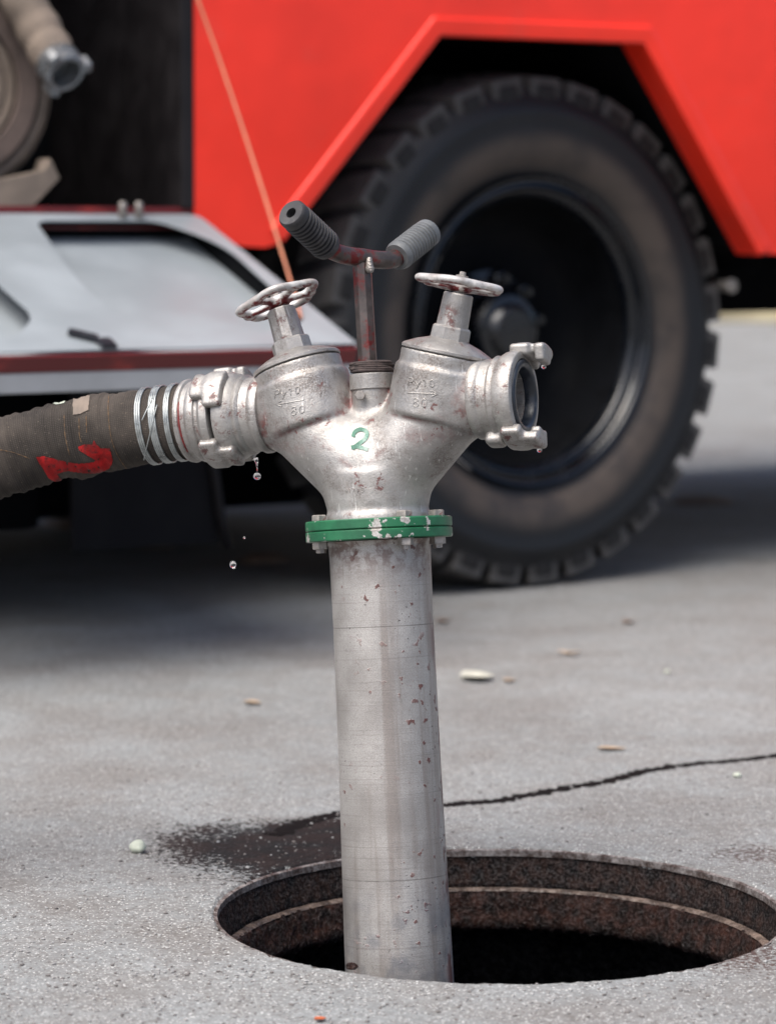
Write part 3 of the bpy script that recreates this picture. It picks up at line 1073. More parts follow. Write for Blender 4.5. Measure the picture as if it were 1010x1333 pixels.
# lug under the ring
lug = surface_nets('lug', lambda X, Y, Z: sd_rbox(np.sqrt(X * X + Y * Y), np.arctan2(Y, X) * 0.045, Z, (0.046, 0, -0.028), (0.0085, 0.011, 0.0105), 0.006), (0.034, -0.016, -0.042), (0.058, 0.016, -0.012), 0.0012)
link('lug', lug, MAT['cast_clean'], parent=cr, M=Matrix.Rotation(dir_roll(CR, 292), 4, 'Z'))
# torn red / silver paint inside the mouth
link('bore_lining', lathe('bore_lining', [(0.0300, -0.010), (0.0295, -0.03), (0.029, -0.05), (0.022, -0.075), (0.0, -0.08)], 48), MAT['cast_red'], parent=cr, smooth=True)

# left outlet coupling half fixed to the hydrant
CLM = HEAD @ axis_frame((-OUT_L - 0.036, 0, T_OUT), (-1, 0, -0.03))
cl = link('coupling_head', CPL, MAT['cast_clean'], parent=hyd, M=CLM)
auto_smooth(cl, 30)
for a in (38, 218):
    link('claw', CLAW, MAT['cast_clean'], parent=cl, M=Matrix.Rotation(dir_roll(CLM, a), 4, 'Z'), smooth=True)

# gland collar, twine, small bolt
GC = Vector((0, 0, 0))
zc0 = HL(480, 508).z; zc1 = HL(480, 487).z
o = link('gland_collar', lathe('gland_collar', [(0.010, zc0), (0.0235, zc0), (0.0245, zc0 + 0.001), (0.0245, zc1 - 0.001), (0.0235, zc1), (0.008, zc1)], 48), MAT['cast_red'], parent=hyd)
auto_smooth(o, 30)
pts = []
for i in range(160):
    a = i * 0.21
    pts.append((0.0225 * math.cos(a) * (1 + 0.05 * math.sin(i * 0.7)), 0.0225 * math.sin(a), zc1 + 0.0025 + 0.009 * (i / 160) + 0.0012 * math.sin(a * 0.9)))
link('packing_twine', tube('packing_twine', pts, 0.0017, 6), MAT['twine'], parent=hyd, smooth=True)
zb = HL(470, 517).z
M = Matrix.Translation((HL(469, 517).x, -0.0235, zb)) @ Matrix.Rotation(R(90), 4, 'X')
link('gland_bolt', hexbolt('gland_bolt', 0.0058, 0.008), MAT['bolt'], parent=hyd, M=M)

# operating key --------------------------------------------------------
p0 = HL(479, 478); p1 = HL(471, 343)
d = (p1 - p0)
fl = 0.0105
sh = lathe('key_shaft', [(0, 0), (fl, 0), (fl, d.length), (0, d.length)], 8)
key = link('key_shaft', sh, MAT['steel_worn'], parent=hyd, M=axis_frame(p0, d, R(14)))
ki = (axis_frame(p0, d, R(14))).inverted()
bar = [HL(408, 306, -0.062), HL(424, 320, -0.040), HL(436, 328, -0.026), HL(452, 333, -0.013), HL(470, 335, -0.002), HL(490, 338, 0.006), HL(508, 338, 0.016), HL(520, 333, 0.027), HL(540, 317, 0.048)]
link('crossbar', tube('crossbar', [ki @ p for p in catmull(bar, 5)], 0.0098, 20), MAT['steel_worn'], parent=key, smooth=True)
wd = surface_nets('weld_bead', lambda X, Y, Z: sd_rcone(X, Y, Z, (0, 0, -0.006), (0, 0, 0.004), 0.0046, 0.0030) + 0.0008 * np.sin(X * 2500) * np.sin(Z * 2100), (-0.01, -0.01, -0.014), (0.01, 0.01, 0.014), 0.0009)
link('weld_bead', wd, MAT['bolt'], parent=key, M=Matrix.Translation(ki @ (HL(481, 343, -0.0095))))


def grip_mesh(name, L, r):
    prof = [(0.004, -0.014), (0.0058, 0.0), (0.006, -0.0005), (r * 0.86, -0.0008), (r, 0.002)]
    prof = [(0.0, 0.014), (0.0055, 0.0138), (0.0060, 0.0), (r * 0.88, -0.0006), (r * 0.99, 0.0015), (r, 0.004), (r, 0.010)]
    nr = 10
    z = 0.010
    st = (L - 0.016) / nr
    for i in range(nr):
        prof += [(r - 0.0002, z + st * 0.04), (r * 0.84, z + st * 0.14), (r * 0.84, z + st * 0.34), (r + 0.0004, z + st * 0.5), (r + 0.0006, z + st * 0.9)]
        z += st
    prof += [(r, z + 0.002), (r * 0.92, L), (0.009, L)]
    return lathe(name, prof, 48)


for a, b, r, mt in ((HL(379, 277, -0.088), HL(427, 322, -0.034), 0.0163, 'grip'), (HL(558, 302, 0.072), HL(516, 335, 0.022), 0.0160, 'grip_grey')):
    dd = b - a
    o = link('hand_grip', grip_mesh('hand_grip', dd.length, r), MAT[mt], parent=key, M=ki @ axis_frame(a, dd))
    auto_smooth(o, 38)

# ---------------------------------------------------------------- lettering and paint on the casting
dg = bpy.context.evaluated_depsgraph_get()
bpy.context.view_layer.update()


def bvh_of(objs):
    V, F = [], []
    for ob in objs:
        b0 = len(V)
        V += [ob.matrix_world @ v.co for v in ob.data.vertices]
        F += [tuple(b0 + i for i in p.vertices) for p in ob.data.polygons]
    return BVHTree.FromPolygons(V, F)


BODY_T = bvh_of([body])


def hit(bv, px, py):
    l, n, i, dist = bv.ray_cast(CO, ray(px, py).normalized())
    return l, n


def in_poly(x, y, P):
    c = False
    j = len(P) - 1
    for i in range(len(P)):
        if (P[i][1] > y) != (P[j][1] > y) and x < (P[j][0] - P[i][0]) * (y - P[i][1]) / (P[j][1] - P[i][1]) + P[i][0]:
            c = not c
        j = i
    return c


def decal(name, bv, polys, step, off, drop=None):
    """paint film lying on the surface"""
    xs = [p[0] for P in polys for p in P]; ys = [p[1] for P in polys for p in P]
    x0, y0 = min(xs), min(ys)
    nx = int((max(xs) - x0) / step) + 2; ny = int((max(ys) - y0) / step) + 2
    vid, vs_, fs = {}, [], []

    def vert(i, j):
        if (i, j) not in vid:
            l, n = hit(bv, x0 + i * step, y0 + j * step)
            if l is None:
                vid[(i, j)] = None
            else:
                if n.dot(l - CO) > 0: n = -n
                vid[(i, j)] = len(vs_); vs_.append(l + n * off)
        return vid[(i, j)]
    for i in range(nx):
        for j in range(ny):
            cx_, cy_ = x0 + (i + 0.5) * step, y0 + (j + 0.5) * step
            if any(in_poly(cx_, cy_, P) for P in polys) and not (drop and drop(cx_, cy_)):
                q = [vert(i, j), vert(i + 1, j), vert(i + 1, j + 1), vert(i, j + 1)]
                if None not in q: fs.append(tuple(q))
    return mesh(name, vs_, fs)


def stroke_poly(P, wd):
    P = [Vector((x, y, 0)) for x, y in P]
    C = catmull(P, 5)
    L, Rr = [], []
    for i, p in enumerate(C):
        t = (C[min(i + 1, len(C) - 1)] - C[max(i - 1, 0)]).normalized()
        n = Vector((-t.y, t.x, 0))
        f = wd[0] + (wd[1] - wd[0]) * i / (len(C) - 1) if isinstance(wd, tuple) else wd
        L.append(p + n * f / 2); Rr.append(p - n * f / 2)
    return [(p.x, p.y) for p in L + Rr[::-1]]


dn = lambda s, th, sd: (lambda x, y: noise.noise(Vector((x * s, y * s, sd))) > th)
num = [stroke_poly([(459.5, 569), (462, 563), (468, 559.5), (475, 560.5), (478, 565), (475.5, 571.5), (468, 577.5), (459, 584)], 5.2),
       stroke_poly([(457.5, 583), (464, 581.5), (471, 583), (479.5, 585.5)], 5.2)]
me = decal('painted_number', BODY_T, num, 0.5, 0.0008, dn(0.35, 0.6, 1.0))
me.transform(HMI)
link('painted_number', me, MAT['greenmark'], parent=hyd, label='green hand-painted digit 2', smooth=True)


def emboss(name, strokes, rad, bv=None, sink=0.3):
    V, F = [], []
    for st in strokes:
        pts = []
        for i in range(len(st) - 1):
            a, b = st[i], st[i + 1]
            n = max(2, int(math.hypot(b[0] - a[0], b[1] - a[1]) / 1.5))
            for q in range(n):
                pts.append((a[0] + (b[0] - a[0]) * q / n, a[1] + (b[1] - a[1]) * q / n))
        pts.append(st[-1])
        P = []
        for x, y in pts:
            l, n = hit(bv, x, y)
            if l is not None:
                if n.dot(l - CO) > 0: n = -n
                P.append(HMI @ (l + n * rad * sink))
        if len(P) < 2: continue
        m = tube('t', P, rad, 6)
        b0 = len(V)
        V += [v.co.copy() for v in m.vertices]
        F += [tuple(b0 + i for i in p.vertices) for p in m.polygons]
        bpy.data.meshes.remove(m)
    return mesh(name, V, F)


def glyph(ch, x, y, wd, h, sl=0.0):
    """strokes of one character; (x, y) lower-left in pixels, sl = baseline slope"""
    G = {'P': [[(0, 0), (0, 1), (0.7, 1), (0.95, 0.85), (0.95, 0.65), (0.7, 0.5), (0, 0.5)]],
         'y': [[(0, 0.6), (0.45, 0.05)], [(0.9, 0.6), (0.2, -0.3)]],
         '1': [[(0.1, 0.75), (0.5, 1), (0.5, 0)]],
         '0': [[(0.5, 0), (0.1, 0.25), (0.1, 0.75), (0.5, 1), (0.9, 0.75), (0.9, 0.25), (0.5, 0)]],
         '8': [[(0.5, 0.54), (0.2, 0.46), (0.05, 0.27), (0.2, 0.06), (0.5, 0), (0.8, 0.06), (0.95, 0.27), (0.8, 0.46), (0.5, 0.54)], [(0.5, 0.54), (0.22, 0.62), (0.14, 0.78), (0.25, 0.95), (0.5, 1), (0.75, 0.95), (0.86, 0.78), (0.78, 0.62), (0.5, 0.54)]],
         'N': [[(0, 0), (0, 1), (0.9, 0), (0.9, 1)]],
         '2': [[(0.1, 0.8), (0.5, 1), (0.9, 0.75), (0.1, 0), (0.9, 0)]],
         '7': [[(0.1, 1), (0.9, 1), (0.4, 0)]],
         '5': [[(0.9, 1), (0.2, 1), (0.15, 0.55), (0.7, 0.6), (0.85, 0.25), (0.5, 0), (0.1, 0.1)]]}[ch]
    return [[(x + u * wd, y - v * h - (u * wd) * sl) for u, v in s] for s in G]


S = []
sl = 0.19
def word(txt, x, y, wd, h, gap, sl):
    out = []
    cx_ = x
    for ch in txt:
        out += glyph(ch, cx_, y - (cx_ - x) * sl, wd, h, sl)
        cx_ += wd + gap
    return out
left = word('Py10', 358, 518.5, 6.2, 10, 2.6, sl) + [[(360, 526.5), (396, 520.5)], [(366, 521.5), (359.5, 526.5), (367, 529)]] + word('80', 379, 541, 7.5, 11, 3, sl)
right = word('Py10', 532, 502, 6.4, 10, 2.6, -0.07) + [[(530, 511.5), (568, 512.5)], [(562, 508.5), (569, 512.5), (562, 516.5)]] + word('80', 537.5, 529, 7.5, 11, 3, -0.07)
small = word('N775', 452, 641, 4, 5, 2, 0.02)
MAT['letter'] = MAT['cast_clean']
for nm, st, rad in (('cast_lettering', left, 0.0006), ('cast_lettering', right, 0.0006), ('cast_lettering', small, 0.00045)):
    link(nm, emboss(nm, st, rad, BODY_T), MAT['cast_clean'], parent=hyd, smooth=True)

# ================================================================== HOSE
hose_root_p = HM @ (CLM @ Vector((0, 0, 0)))
cax = (HM.to_3x3() @ (CLM.to_3x3() @ Vector((0, 0, 1)))).normalized()
hp0 = hose_root_p + cax * 0.004
hs = empty('fire_hose', Matrix.Translation(Vector((-1.35, 3.2, 0))), 'dark woven fire hose clamped to the left outlet of the hydrant', 'hose')
HSI = hs.matrix_world.inverted() if False else Matrix.Translation(Vector((1.35, -3.2, 0)))
# hose-side coupling
HC_M = HSI @ (Matrix.Translation(hp0) @ (HM.to_3x3() @ (CLM.to_3x3() @ Matrix.Rotation(math.pi, 3, 'X'))).to_4x4())
cp2 = lathe('hose_coupling', [(0.030, 0.0), (0.0462, 0.0), (0.0485, -0.001), (0.0492, -0.003), (0.0492, -0.009), (0.047, -0.0125), (0.0448, -0.014), (0.0448, -0.017), (0.0470, -0.0185), (0.0478, -0.021), (0.0478, -0.0255), (0.0462, -0.0285), (0.0442, -0.030), (0.0435, -0.036), (0.0460, -0.0375), (0.0468, -0.040), (0.0462, -0.0425), (0.0430, -0.044), (0.040, -0.0445), (0.036, -0.07), (0.03, -0.07)], 96)
hcp = link('hose_coupling', cp2, MAT['cast_clean'], parent=hs, M=HC_M)
auto_smooth(hcp, 30)
cw = (HM @ CLM)
for a in (128, 308):
    Mr = Matrix.Translation(hp0 - HSI.inverted().translation) @ Matrix.Identity(4)
    # roll found in the world frame of the coupling
    X = HC_M.to_3x3() @ Vector((1, 0, 0)); Y = HC_M.to_3x3() @ Vector((0, 1, 0))
    best, ba = -9, 0
    for i in range(360):
        v = X * math.cos(R(i)) + Y * math.sin(R(i))
        q = -v.dot(cF) * math.cos(R(a)) + v.z * math.sin(R(a))
        if q > best: best, ba = q, i
    link('claw', CLAW, MAT['cast_clean'], parent=hcp, M=Matrix.Rotation(R(ba), 4, 'Z'), smooth=True)

start = hp0 + cax * 0.042
def hose_pt(px, py, dy):
    return on_plane(px, py, start + Vector((0, dy, 0)), Vector((0, 1, 0)))
hpts = [start, hose_pt(205, 553.5, 0.010), hose_pt(150, 562, 0.022), hose_pt(75, 576, 0.035), hose_pt(0, 597, 0.04), hose_pt(-90, 632, 0.045), hose_pt(-200, 690, 0.05),
        Vector((-0.86, 3.2, 0.17)), Vector((-1.08, 3.24, 0.06)), Vector((-1.35, 3.3, 0.044)), Vector((-1.8, 3.5, 0.044))]
HC_ = catmull(hpts, 26)
HRAD = 0.0415


def hose_mesh():
    seg = 72
    P = HC_
    vs_, fs, uvv = [], [], []
    s = 0.0
    prev = None
    for i, p in enumerate(P):
        if i: s += (P[i] - P[i - 1]).length
        t = (P[min(i + 1, len(P) - 1)] - P[max(i - 1, 0)]).normalized()
        a = t.cross(Vector((0, 0, 1))).normalized() if prev is None else (prev - t * prev.dot(t)).normalized()
        prev = a
        b = t.cross(a)
        for k_ in range(seg):
            th = 2 * math.pi * k_ / seg
            dirv = a * math.cos(th) + b * math.sin(th)
            fade = min(1, max(0, (s - 0.055) / 0.04))
            wr = noise.noise(Vector((s * 42 + 0.5 * math.cos(th), math.cos(th) * 0.9, math.sin(th) * 0.9))) * 0.0042
            wr += noise.noise(Vector((s * 95 + 0.3 * math.sin(th), math.cos(th) * 1.4, 4 + math.sin(th) * 1.4))) * 0.0020
            wr += 0.0012 * math.sin(2 * math.pi * (s / 0.0105 + 0.25 * math.sin(th + 0.6) + 0.5 * noise.noise(Vector((s * 18, 3, 3))))) * (0.6 + 0.8 * noise.noise(Vector((s * 14, math.cos(th), 8))))
            low = noise.noise(Vector((s * 9, math.cos(th), math.sin(th)))) * 0.002
            ov = -0.0012 * math.cos(2 * th)
            r = HRAD + fade * (wr + low + 0.0012) + ov * fade
            vs_.append(HSI @ (p + dirv * r))
            uvv.append((s, th * HRAD))
    for i in range(len(P) - 1):
        for k_ in range(seg):
            k2 = (k_ + 1) % seg
            fs.append((i * seg + k_, i * seg + k2, (i + 1) * seg + k2, (i + 1) * seg + k_))
    me = mesh('hose_body', vs_, fs)
    uvl = me.uv_layers.new(name='uv')
    for poly in me.polygons:
        wrap = poly.vertices[0] % seg == seg - 1
        for li, vi in zip(poly.loop_indices, poly.vertices):
            u_, v_ = uvv[vi]
            if wrap and vi % seg == 0: v_ = 2 * math.pi * HRAD
            uvl.data[li].uv = (u_, v_)
    return me


# finer rings: resample the curve
HDS = 0.002
def resample(P, ds):
    out = [P[0].copy()]; acc = 0
    for i in range(1, len(P)):
        seg = P[i] - P[i - 1]; L = seg.length; pos = 0
        while acc + (L - pos) >= ds:
            pos += ds - acc; acc = 0
            out.append(P[i - 1] + seg * (pos / L))
        acc += L - pos
    return out
HC_ = resample(HC_, HDS)
hbody = link('hose_body', fix_normals(hose_mesh()), MAT['hose'], parent=hs, smooth=True)
bpy.context.view_layer.update()
HT = bvh_of([hbody])


def hose_ring(s0, rr, r, turns, pitch, name='wire_band', skew=0.0, steps=40):
    """wire wound round the hose at arclength s0"""
    pts = []
    n = int(turns * steps)
    for i in range(n + 1):
        th = 2 * math.pi * i / steps
        s = s0 + pitch * i / steps + skew * math.cos(th)
        j = s / HDS
        j0 = max(0, min(len(HC_) - 2, int(j))); f = j - j0
        p = HC_[j0].lerp(HC_[j0 + 1], f)
        t = (HC_[j0 + 1] - HC_[j0]).normalized()
        a = t.cross(Vector((0, 0, 1))).normalized(); b = t.cross(a)
        pts.append(HSI @ (p + (a * math.cos(th) + b * math.sin(th)) * rr))
    return tube(name, pts, r, 8)


for s0, turns, pitch in ((0.011, 3, 0.0021), (0.0265, 4, 0.0021), (0.044, 3, 0.0023)):
    link('wire_band', hose_ring(s0, HRAD + 0.0014, 0.00125, turns, pitch), MAT['wire'], parent=hs, smooth=True)
for a, b in (((188, 596), (206, 528)), ((186, 548), (200, 520))):
    pts = []
    for i in range(16):
        l, n = hit(HT, a[0] + (b[0] - a[0]) * i / 15, a[1] + (b[1] - a[1]) * i / 15)
        if l is not None: pts.append(HSI @ (l + (n if n.dot(l - CO) < 0 else -n) * 0.0028))
    if len(pts) > 3: link('wire_tie', tube('wire_tie', pts, 0.0007, 6), MAT['wire'], parent=hs, smooth=True)
link('rust_band', hose_ring(-0.003 + 0.003, HRAD + 0.0012, 0.0026, 1.02, 0.0), MAT['redresidue'], parent=hs, smooth=True)

zz = lambda P: [(x / 2.8056, 460 + y / 2.8056) for x, y in P]
red_poly = zz([(135, 378), (160, 375), (195, 383), (240, 394), (290, 402), (345, 396), (352, 388), (320, 372), (290, 352), (288, 340), (310, 332), (338, 332), (344, 318), (356, 334),
               (370, 345), (404, 346), (408, 362), (412, 388), (408, 410), (392, 424), (360, 434), (330, 437), (290, 434), (250, 428), (228, 432), (212, 440), (226, 462), (205, 466), (188, 460), (178, 452), (160, 420), (145, 400)])
me = decal('painted_mark', HT, [red_poly], 0.7, 0.0009, dn(0.22, 0.46, 2.0))
me.transform(HSI)
link('painted_mark', me, MAT['redmark'], parent=hs, label='red brush-painted mark on the hose', smooth=True)
me = decal('cloth_patch', HT, [zz([(268, 168), (290, 156), (318, 152), (330, 158), (324, 208), (296, 222), (270, 226)])], 0.7, 0.0012)
me.transform(HSI)
link('cloth_patch', me, MAT['patch'], parent=hs, smooth=True)
me = decal('pale_patch', HT, [zz([(186, 182), (206, 175), (240, 176), (236, 184), (206, 190)])], 0.7, 0.0012)
me.transform(HSI)
link('pale_patch', me, MAT['pebble'], parent=hs, smooth=True)
for P in ([(398, 155), (396, 200), (400, 260), (410, 320), (432, 375), (462, 420)], [(0, 352), (50, 362), (110, 384)], [(236, 225), (240, 300), (256, 372)], [(290, 235), (292, 300), (300, 326)], [(316, 228), (318, 290)]):
    pts = []
    for x, y in zz(catmull([(a, b, 0) for a, b in P], 8) and [(q.x, q.y) for q in catmull([(a, b, 0) for a, b in P], 8)]):
        l, n = hit(HT, x, y)
        if l is not None: pts.append(HSI @ (l + (n if n.dot(l - CO) < 0 else -n) * 0.0003))
    if len(pts) > 3: link('loose_thread', tube('loose_thread', pts, [0.0002 + 0.00045 * max(0, math.sin(i * 1.9)) for i in range(len(pts))], 5), MAT['thread'], parent=hs)

# water ------------------------------------------------------------
def drop(px, py, r, w_, label, stretch=1.15):
    p = HM @ HL(px, py, w_)
    bm = bmesh.new(); bmesh.ops.create_uvsphere(bm, u_segments=20, v_segments=12, radius=r)
    bmesh.ops.scale(bm, vec=(1, 1, stretch), verts=bm.verts)
    return link('water_drop', bm_mesh('water_drop', bm), MAT['water'], M=Matrix.Translation(p), smooth=True, label=label, cat='water drop', group='falling water drops')

drop(335, 620, 0.0042, 0.045, 'round water drop just under the left coupling', 0.95)
drop(303.5, 735, 0.0036, 0.03, 'water drop falling low against the dark under the truck')
drop(318, 700, 0.0012, 0.03, 'tiniest falling water drop between hose and flange')
P = [HM @ HL(x, y, 0.045) for x, y in ((333, 596), (334.5, 602), (335, 608), (335, 614.5))]
link('water_drip', tube('water_drip', P, [0.0035, 0.0016, 0.0009, 0.0009], 10), MAT['water'], smooth=True, label='thin thread of water dripping from the left coupling', cat='water')
bpy.context.view_layer.update()
for ob, lb in zip([c_ for c_ in cr.children if c_.name.startswith('claw')], ('drop clinging to the upper claw of the open outlet', 'drop hanging from the lower claw of the open outlet')):
    vv = [ob.matrix_world @ v.co for v in ob.data.vertices]
    tipv = [v for v in vv if (v - cr.matrix_world.translation).dot(cr.matrix_world.to_3x3() @ Vector((0, 0, 1))) > 0.014]
    low = min(tipv, key=lambda v: v.z)
    bm = bmesh.new(); bmesh.ops.create_uvsphere(bm, u_segments=20, v_segments=12, radius=0.0027)
    link('clinging_drop', bm_mesh('clinging_drop', bm), MAT['water'], M=Matrix.Translation(low + Vector((0, 0, -0.0012))), smooth=True, label=lb, cat='water drop')

# ================================================================== TRUCK
AB = R(33)
AWH = R(37)
WC = on_ground(697, 766)
TU = Vector((math.cos(AB), math.sin(AB), 0))
TN_ = Vector((math.sin(AB), -math.cos(AB), 0))
BP = WC + TN_ * 0.09                       # a point of the body side plane
TM = Matrix(((TU.x, TN_.x, 0, WC.x), (TU.y, TN_.y, 0, WC.y), (0, 0, 1, 0), (0, 0, 0, 1)))
# local: x along side (to the rear right), y outward, z up  (left-handed pair fixed by using -y inward)
TM = Matrix(((TU.x, -TN_.x, 0, WC.x), (TU.y, -TN_.y, 0, WC.y), (0, 0, 1, 0), (0, 0, 0, 1)))   # y = inward
TMI = TM.inverted()
YB = -0.09                                  # body plane in truck-local y


def TL(px, py, y=YB):
    """pixel -> truck-local point on the plane y (inward)"""
    return TMI @ on_plane(px, py, WC - TN_ * y, TN_)


truck = empty('fire_truck', TM, 'red fire truck with off-road wheel and open side compartment', 'truck')
PX = lambda pts: [(TL(x, y).x, TL(x, y).z) for x, y in pts]
RX90 = Matrix.Rotation(R(90), 4, 'X')       # sheet (x,y)->(x, .,z)


def side_sheet(outl, thick, y):
    """plate in the side plane: outline (x,z); outer face at local y, thickness inward"""
    M = Matrix(((1, 0, 0, 0), (0, 0, -1, y), (0, 1, 0, 0), (0, 0, 0, 1)))
    return sheet('plate', outl, thick, M)


arch_px = [(366, 313), (571, 44), (837, 54.6), (987, 331)]
outer_px = [(253, -220), (253, 300), (300, 319), (340, 323), (360, 319)]
panel = PX(outer_px) + round_poly(PX(arch_px[:]), 0)[0:] + PX([(1400, 336), (1400, -220)])
panel = PX([(253, -260), (253, 300), (290, 314), (318, 321), (345, 322.5), (360, 318)]) + PX(arch_px) + [(PX([(1500, 336)])[0][0], PX([(987, 331)])[0][1] - 0.002), (PX([(1500, 336)])[0][0], PX([(571, -260)])[0][1])]
o = link('side_panel', side_sheet([panel], 0.006, YB), MAT['red'], parent=truck)

# arch flange: raised lip along the arch and the return into the arch
A = PX(arch_px)
def offset_line(pts, dd):
    out = []
    for i, p in enumerate(pts):
        dirs = []
        if i > 0: dirs.append(Vector((p[0] - pts[i - 1][0], p[1] - pts[i - 1][1])).normalized())
        if i < len(pts) - 1: dirs.append(Vector((pts[i + 1][0] - p[0], pts[i + 1][1] - p[1])).normalized())
        ns = [Vector((-q.y, q.x)) for q in dirs]
        if len(ns) == 2:
            m = (ns[0] + ns[1]).normalized(); m = m * (1 / m.dot(ns[0]))
        else: m = ns[0]
        out.append((p[0] + m.x * dd, p[1] + m.y * dd))
    return out
ribs = [(0.0, YB + 0.075), (-0.004, YB + 0.004), (-0.003, YB - 0.006), (0.003, YB - 0.0075), (0.018, YB - 0.0080), (0.026, YB - 0.0085), (0.031, YB - 0.007), (0.034, YB - 0.001)]
V, F = [], []
for dd, y in ribs:
    for q in offset_line(A, dd): V.append((q[0], y, q[1]))
nA = len(A)
for i in range(len(ribs) - 1):
    for j in range(nA - 1):
        F.append((i * nA + j, i * nA + j + 1, (i + 1) * nA + j + 1, (i + 1) * nA + j))
o = link('arch_lip', fix_normals(mesh('arch_lip', V, F)), MAT['red'], parent=truck)
# bead: catches the light along the top
# arch liner
V, F = [], []
ins = [(A[0][0] - 0.12, A[0][1]), (A[0][0] - 0.02, A[0][1] + 0.1), A[1], A[2], (A[3][0] + 0.02, A[3][1] + 0.02), (A[3][0] + 0.1, A[3][1])]
ins = [(x, z + 0.012) for x, z in ins]
for y in (YB + 0.072, 0.62):
    for x, z in ins: V.append((x, y, z))
m_ = len(ins)
for j in range(m_ - 1): F.append((j, j + 1, m_ + j + 1, m_ + j))
F.append(tuple(range(m_, 2 * m_)))
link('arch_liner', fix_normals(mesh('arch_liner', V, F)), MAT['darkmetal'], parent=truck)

# wheel --------------------------------------------------------------
RT = 0.545
WM_world = Matrix.Translation(Vector((WC.x, WC.y, RT - 0.006)))
nw = Vector((math.sin(AWH), -math.cos(AWH), 0))
xw = Vector((math.cos(AWH), math.sin(AWH), 0))
WMw = Matrix(((xw.x, 0, nw.x, WC.x), (xw.y, 0, nw.y, WC.y), (0, 1, 0, RT - 0.006), (0, 0, 0, 1)))
# right-handed check: x cross y should equal z
WMt = TMI @ WMw
tyre_prof = [(0.318, -0.035), (0.322, -0.022), (0.330, -0.016), (0.345, -0.012), (0.352, -0.006), (0.372, 0.004), (0.395, 0.010), (0.420, 0.012), (0.445, 0.010), (0.452, 0.013), (0.462, 0.011), (0.472, 0.006), (0.490, -0.004),
             (0.505, -0.016), (0.518, -0.034), (0.530, -0.06), (0.537, -0.10), (0.5385, -0.13), (0.5385, -0.20), (0.529, -0.26), (0.505, -0.29), (0.45, -0.315), (0.36, -0.30), (0.31, -0.27)]
rim_prof = [(0.312, -0.040), (0.312, -0.014), (0.3155, -0.006), (0.3215, -0.004), (0.3245, -0.009), (0.3225, -0.016), (0.316, -0.020)]
rim2 = [(0.3125, -0.03), (0.3115, -0.012), (0.305, -0.010), (0.3005, -0.016), (0.298, -0.024), (0.2925, -0.026), (0.287, -0.020), (0.282, -0.024), (0.2795, -0.045)]
dish = [(0.2794, -0.043), (0.277, -0.105), (0.268, -0.15), (0.250, -0.185), (0.225, -0.200), (0.185, -0.205), (0.150, -0.192), (0.135, -0.18), (0.130, -0.172), (0.0, -0.172)]
hubp = [(0.128, -0.18), (0.128, -0.160), (0.095, -0.152), (0.086, -0.145), (0.083, -0.100), (0.076, -0.090), (0.060, -0.086), (0.052, -0.074), (0.046, -0.070), (0.0, -0.068)]


def lug_mesh(name, z0, z1, wd, skew, r0, r1, notch=False):
    """one tread block around angle 0 in wheel-local coordinates"""
    V = []
    for z, sk in ((z0, 0.0), (z1, skew)):
        for r in (r0, r1):
            rr = r
            if z == z0: rr = r - (0.014 if r == r1 else 0.022)
            for sgn in (-1, 1):
                wv = wd * (1.0 if r == r1 else 1.12)
                a = (sgn * wv / 2 + sk) / r1
                V.append((rr * math.cos(a), rr * math.sin(a), z))
    F = [(0, 1, 3, 2), (4, 6, 7, 5), (0, 4, 5, 1), (2, 3, 7, 6), (0, 2, 6, 4), (1, 5, 7, 3)]
    me = fix_normals(mesh(name, V, F))
    bm = bmesh.new(); bm.from_mesh(me)
    bmesh.ops.bevel(bm, geom=list(bm.edges), offset=0.006, segments=2, affect='EDGES', profile=0.6)
    bm.to_mesh(me); bm.free()
    return fix_normals(me)


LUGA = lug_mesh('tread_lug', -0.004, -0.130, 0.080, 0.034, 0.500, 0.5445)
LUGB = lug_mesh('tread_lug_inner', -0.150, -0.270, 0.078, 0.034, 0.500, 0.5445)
LUGS = lug_mesh('shoulder_lug', 0.0000, -0.03, 0.050, 0.0, 0.488, 0.527)
RIMF = lathe('rim_flange', rim_prof, 96, closed=True)
RIM = lathe('rim', rim2, 96)
DISH = lathe('wheel_dish', dish, 72)
HUB = lathe('hub', hubp, 48)
TYR = lathe('tyre', tyre_prof, 128)
NUT = lathe('wheel_nut', [(0, 0), (0.018, 0), (0.018, 0.022), (0.014, 0.026), (0.010, 0.027), (0.010, 0.042), (0, 0.042)], 6)


def wheel(M, full=True):
    ty = link('wheel', TYR, MAT['tyre'], parent=truck, M=M)
    auto_smooth(ty, 40)
    o = link('rim_flange', RIMF, MAT['rim'], parent=ty); auto_smooth(o, 50)
    o = link('rim', RIM, MAT['rim'], parent=ty); auto_smooth(o, 50)
    o = link('wheel_dish', DISH, MAT['dish'], parent=ty); auto_smooth(o, 50)
    o = link('hub', HUB, MAT['rim'], parent=ty); auto_smooth(o, 30)
    if not full: return
    for i in range(10):
        a = 2 * math.pi * (i + 0.3) / 10
        link('wheel_nut', NUT, MAT['rim'], parent=ty, M=Matrix.Translation((0.112 * math.cos(a), 0.112 * math.sin(a), -0.158)) @ Matrix.Rotation(a, 4, 'Z'))
    n = 31
    for i in range(n):
        a = 2 * math.pi * (i + 0.5) / n
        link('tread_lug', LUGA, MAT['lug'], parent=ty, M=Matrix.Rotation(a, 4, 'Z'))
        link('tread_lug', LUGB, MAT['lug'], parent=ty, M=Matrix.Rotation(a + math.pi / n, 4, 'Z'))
        link('shoulder_lug', LUGS, MAT['lug_side'], parent=ty, M=Matrix.Rotation(a, 4, 'Z'))


wheel(WMt)
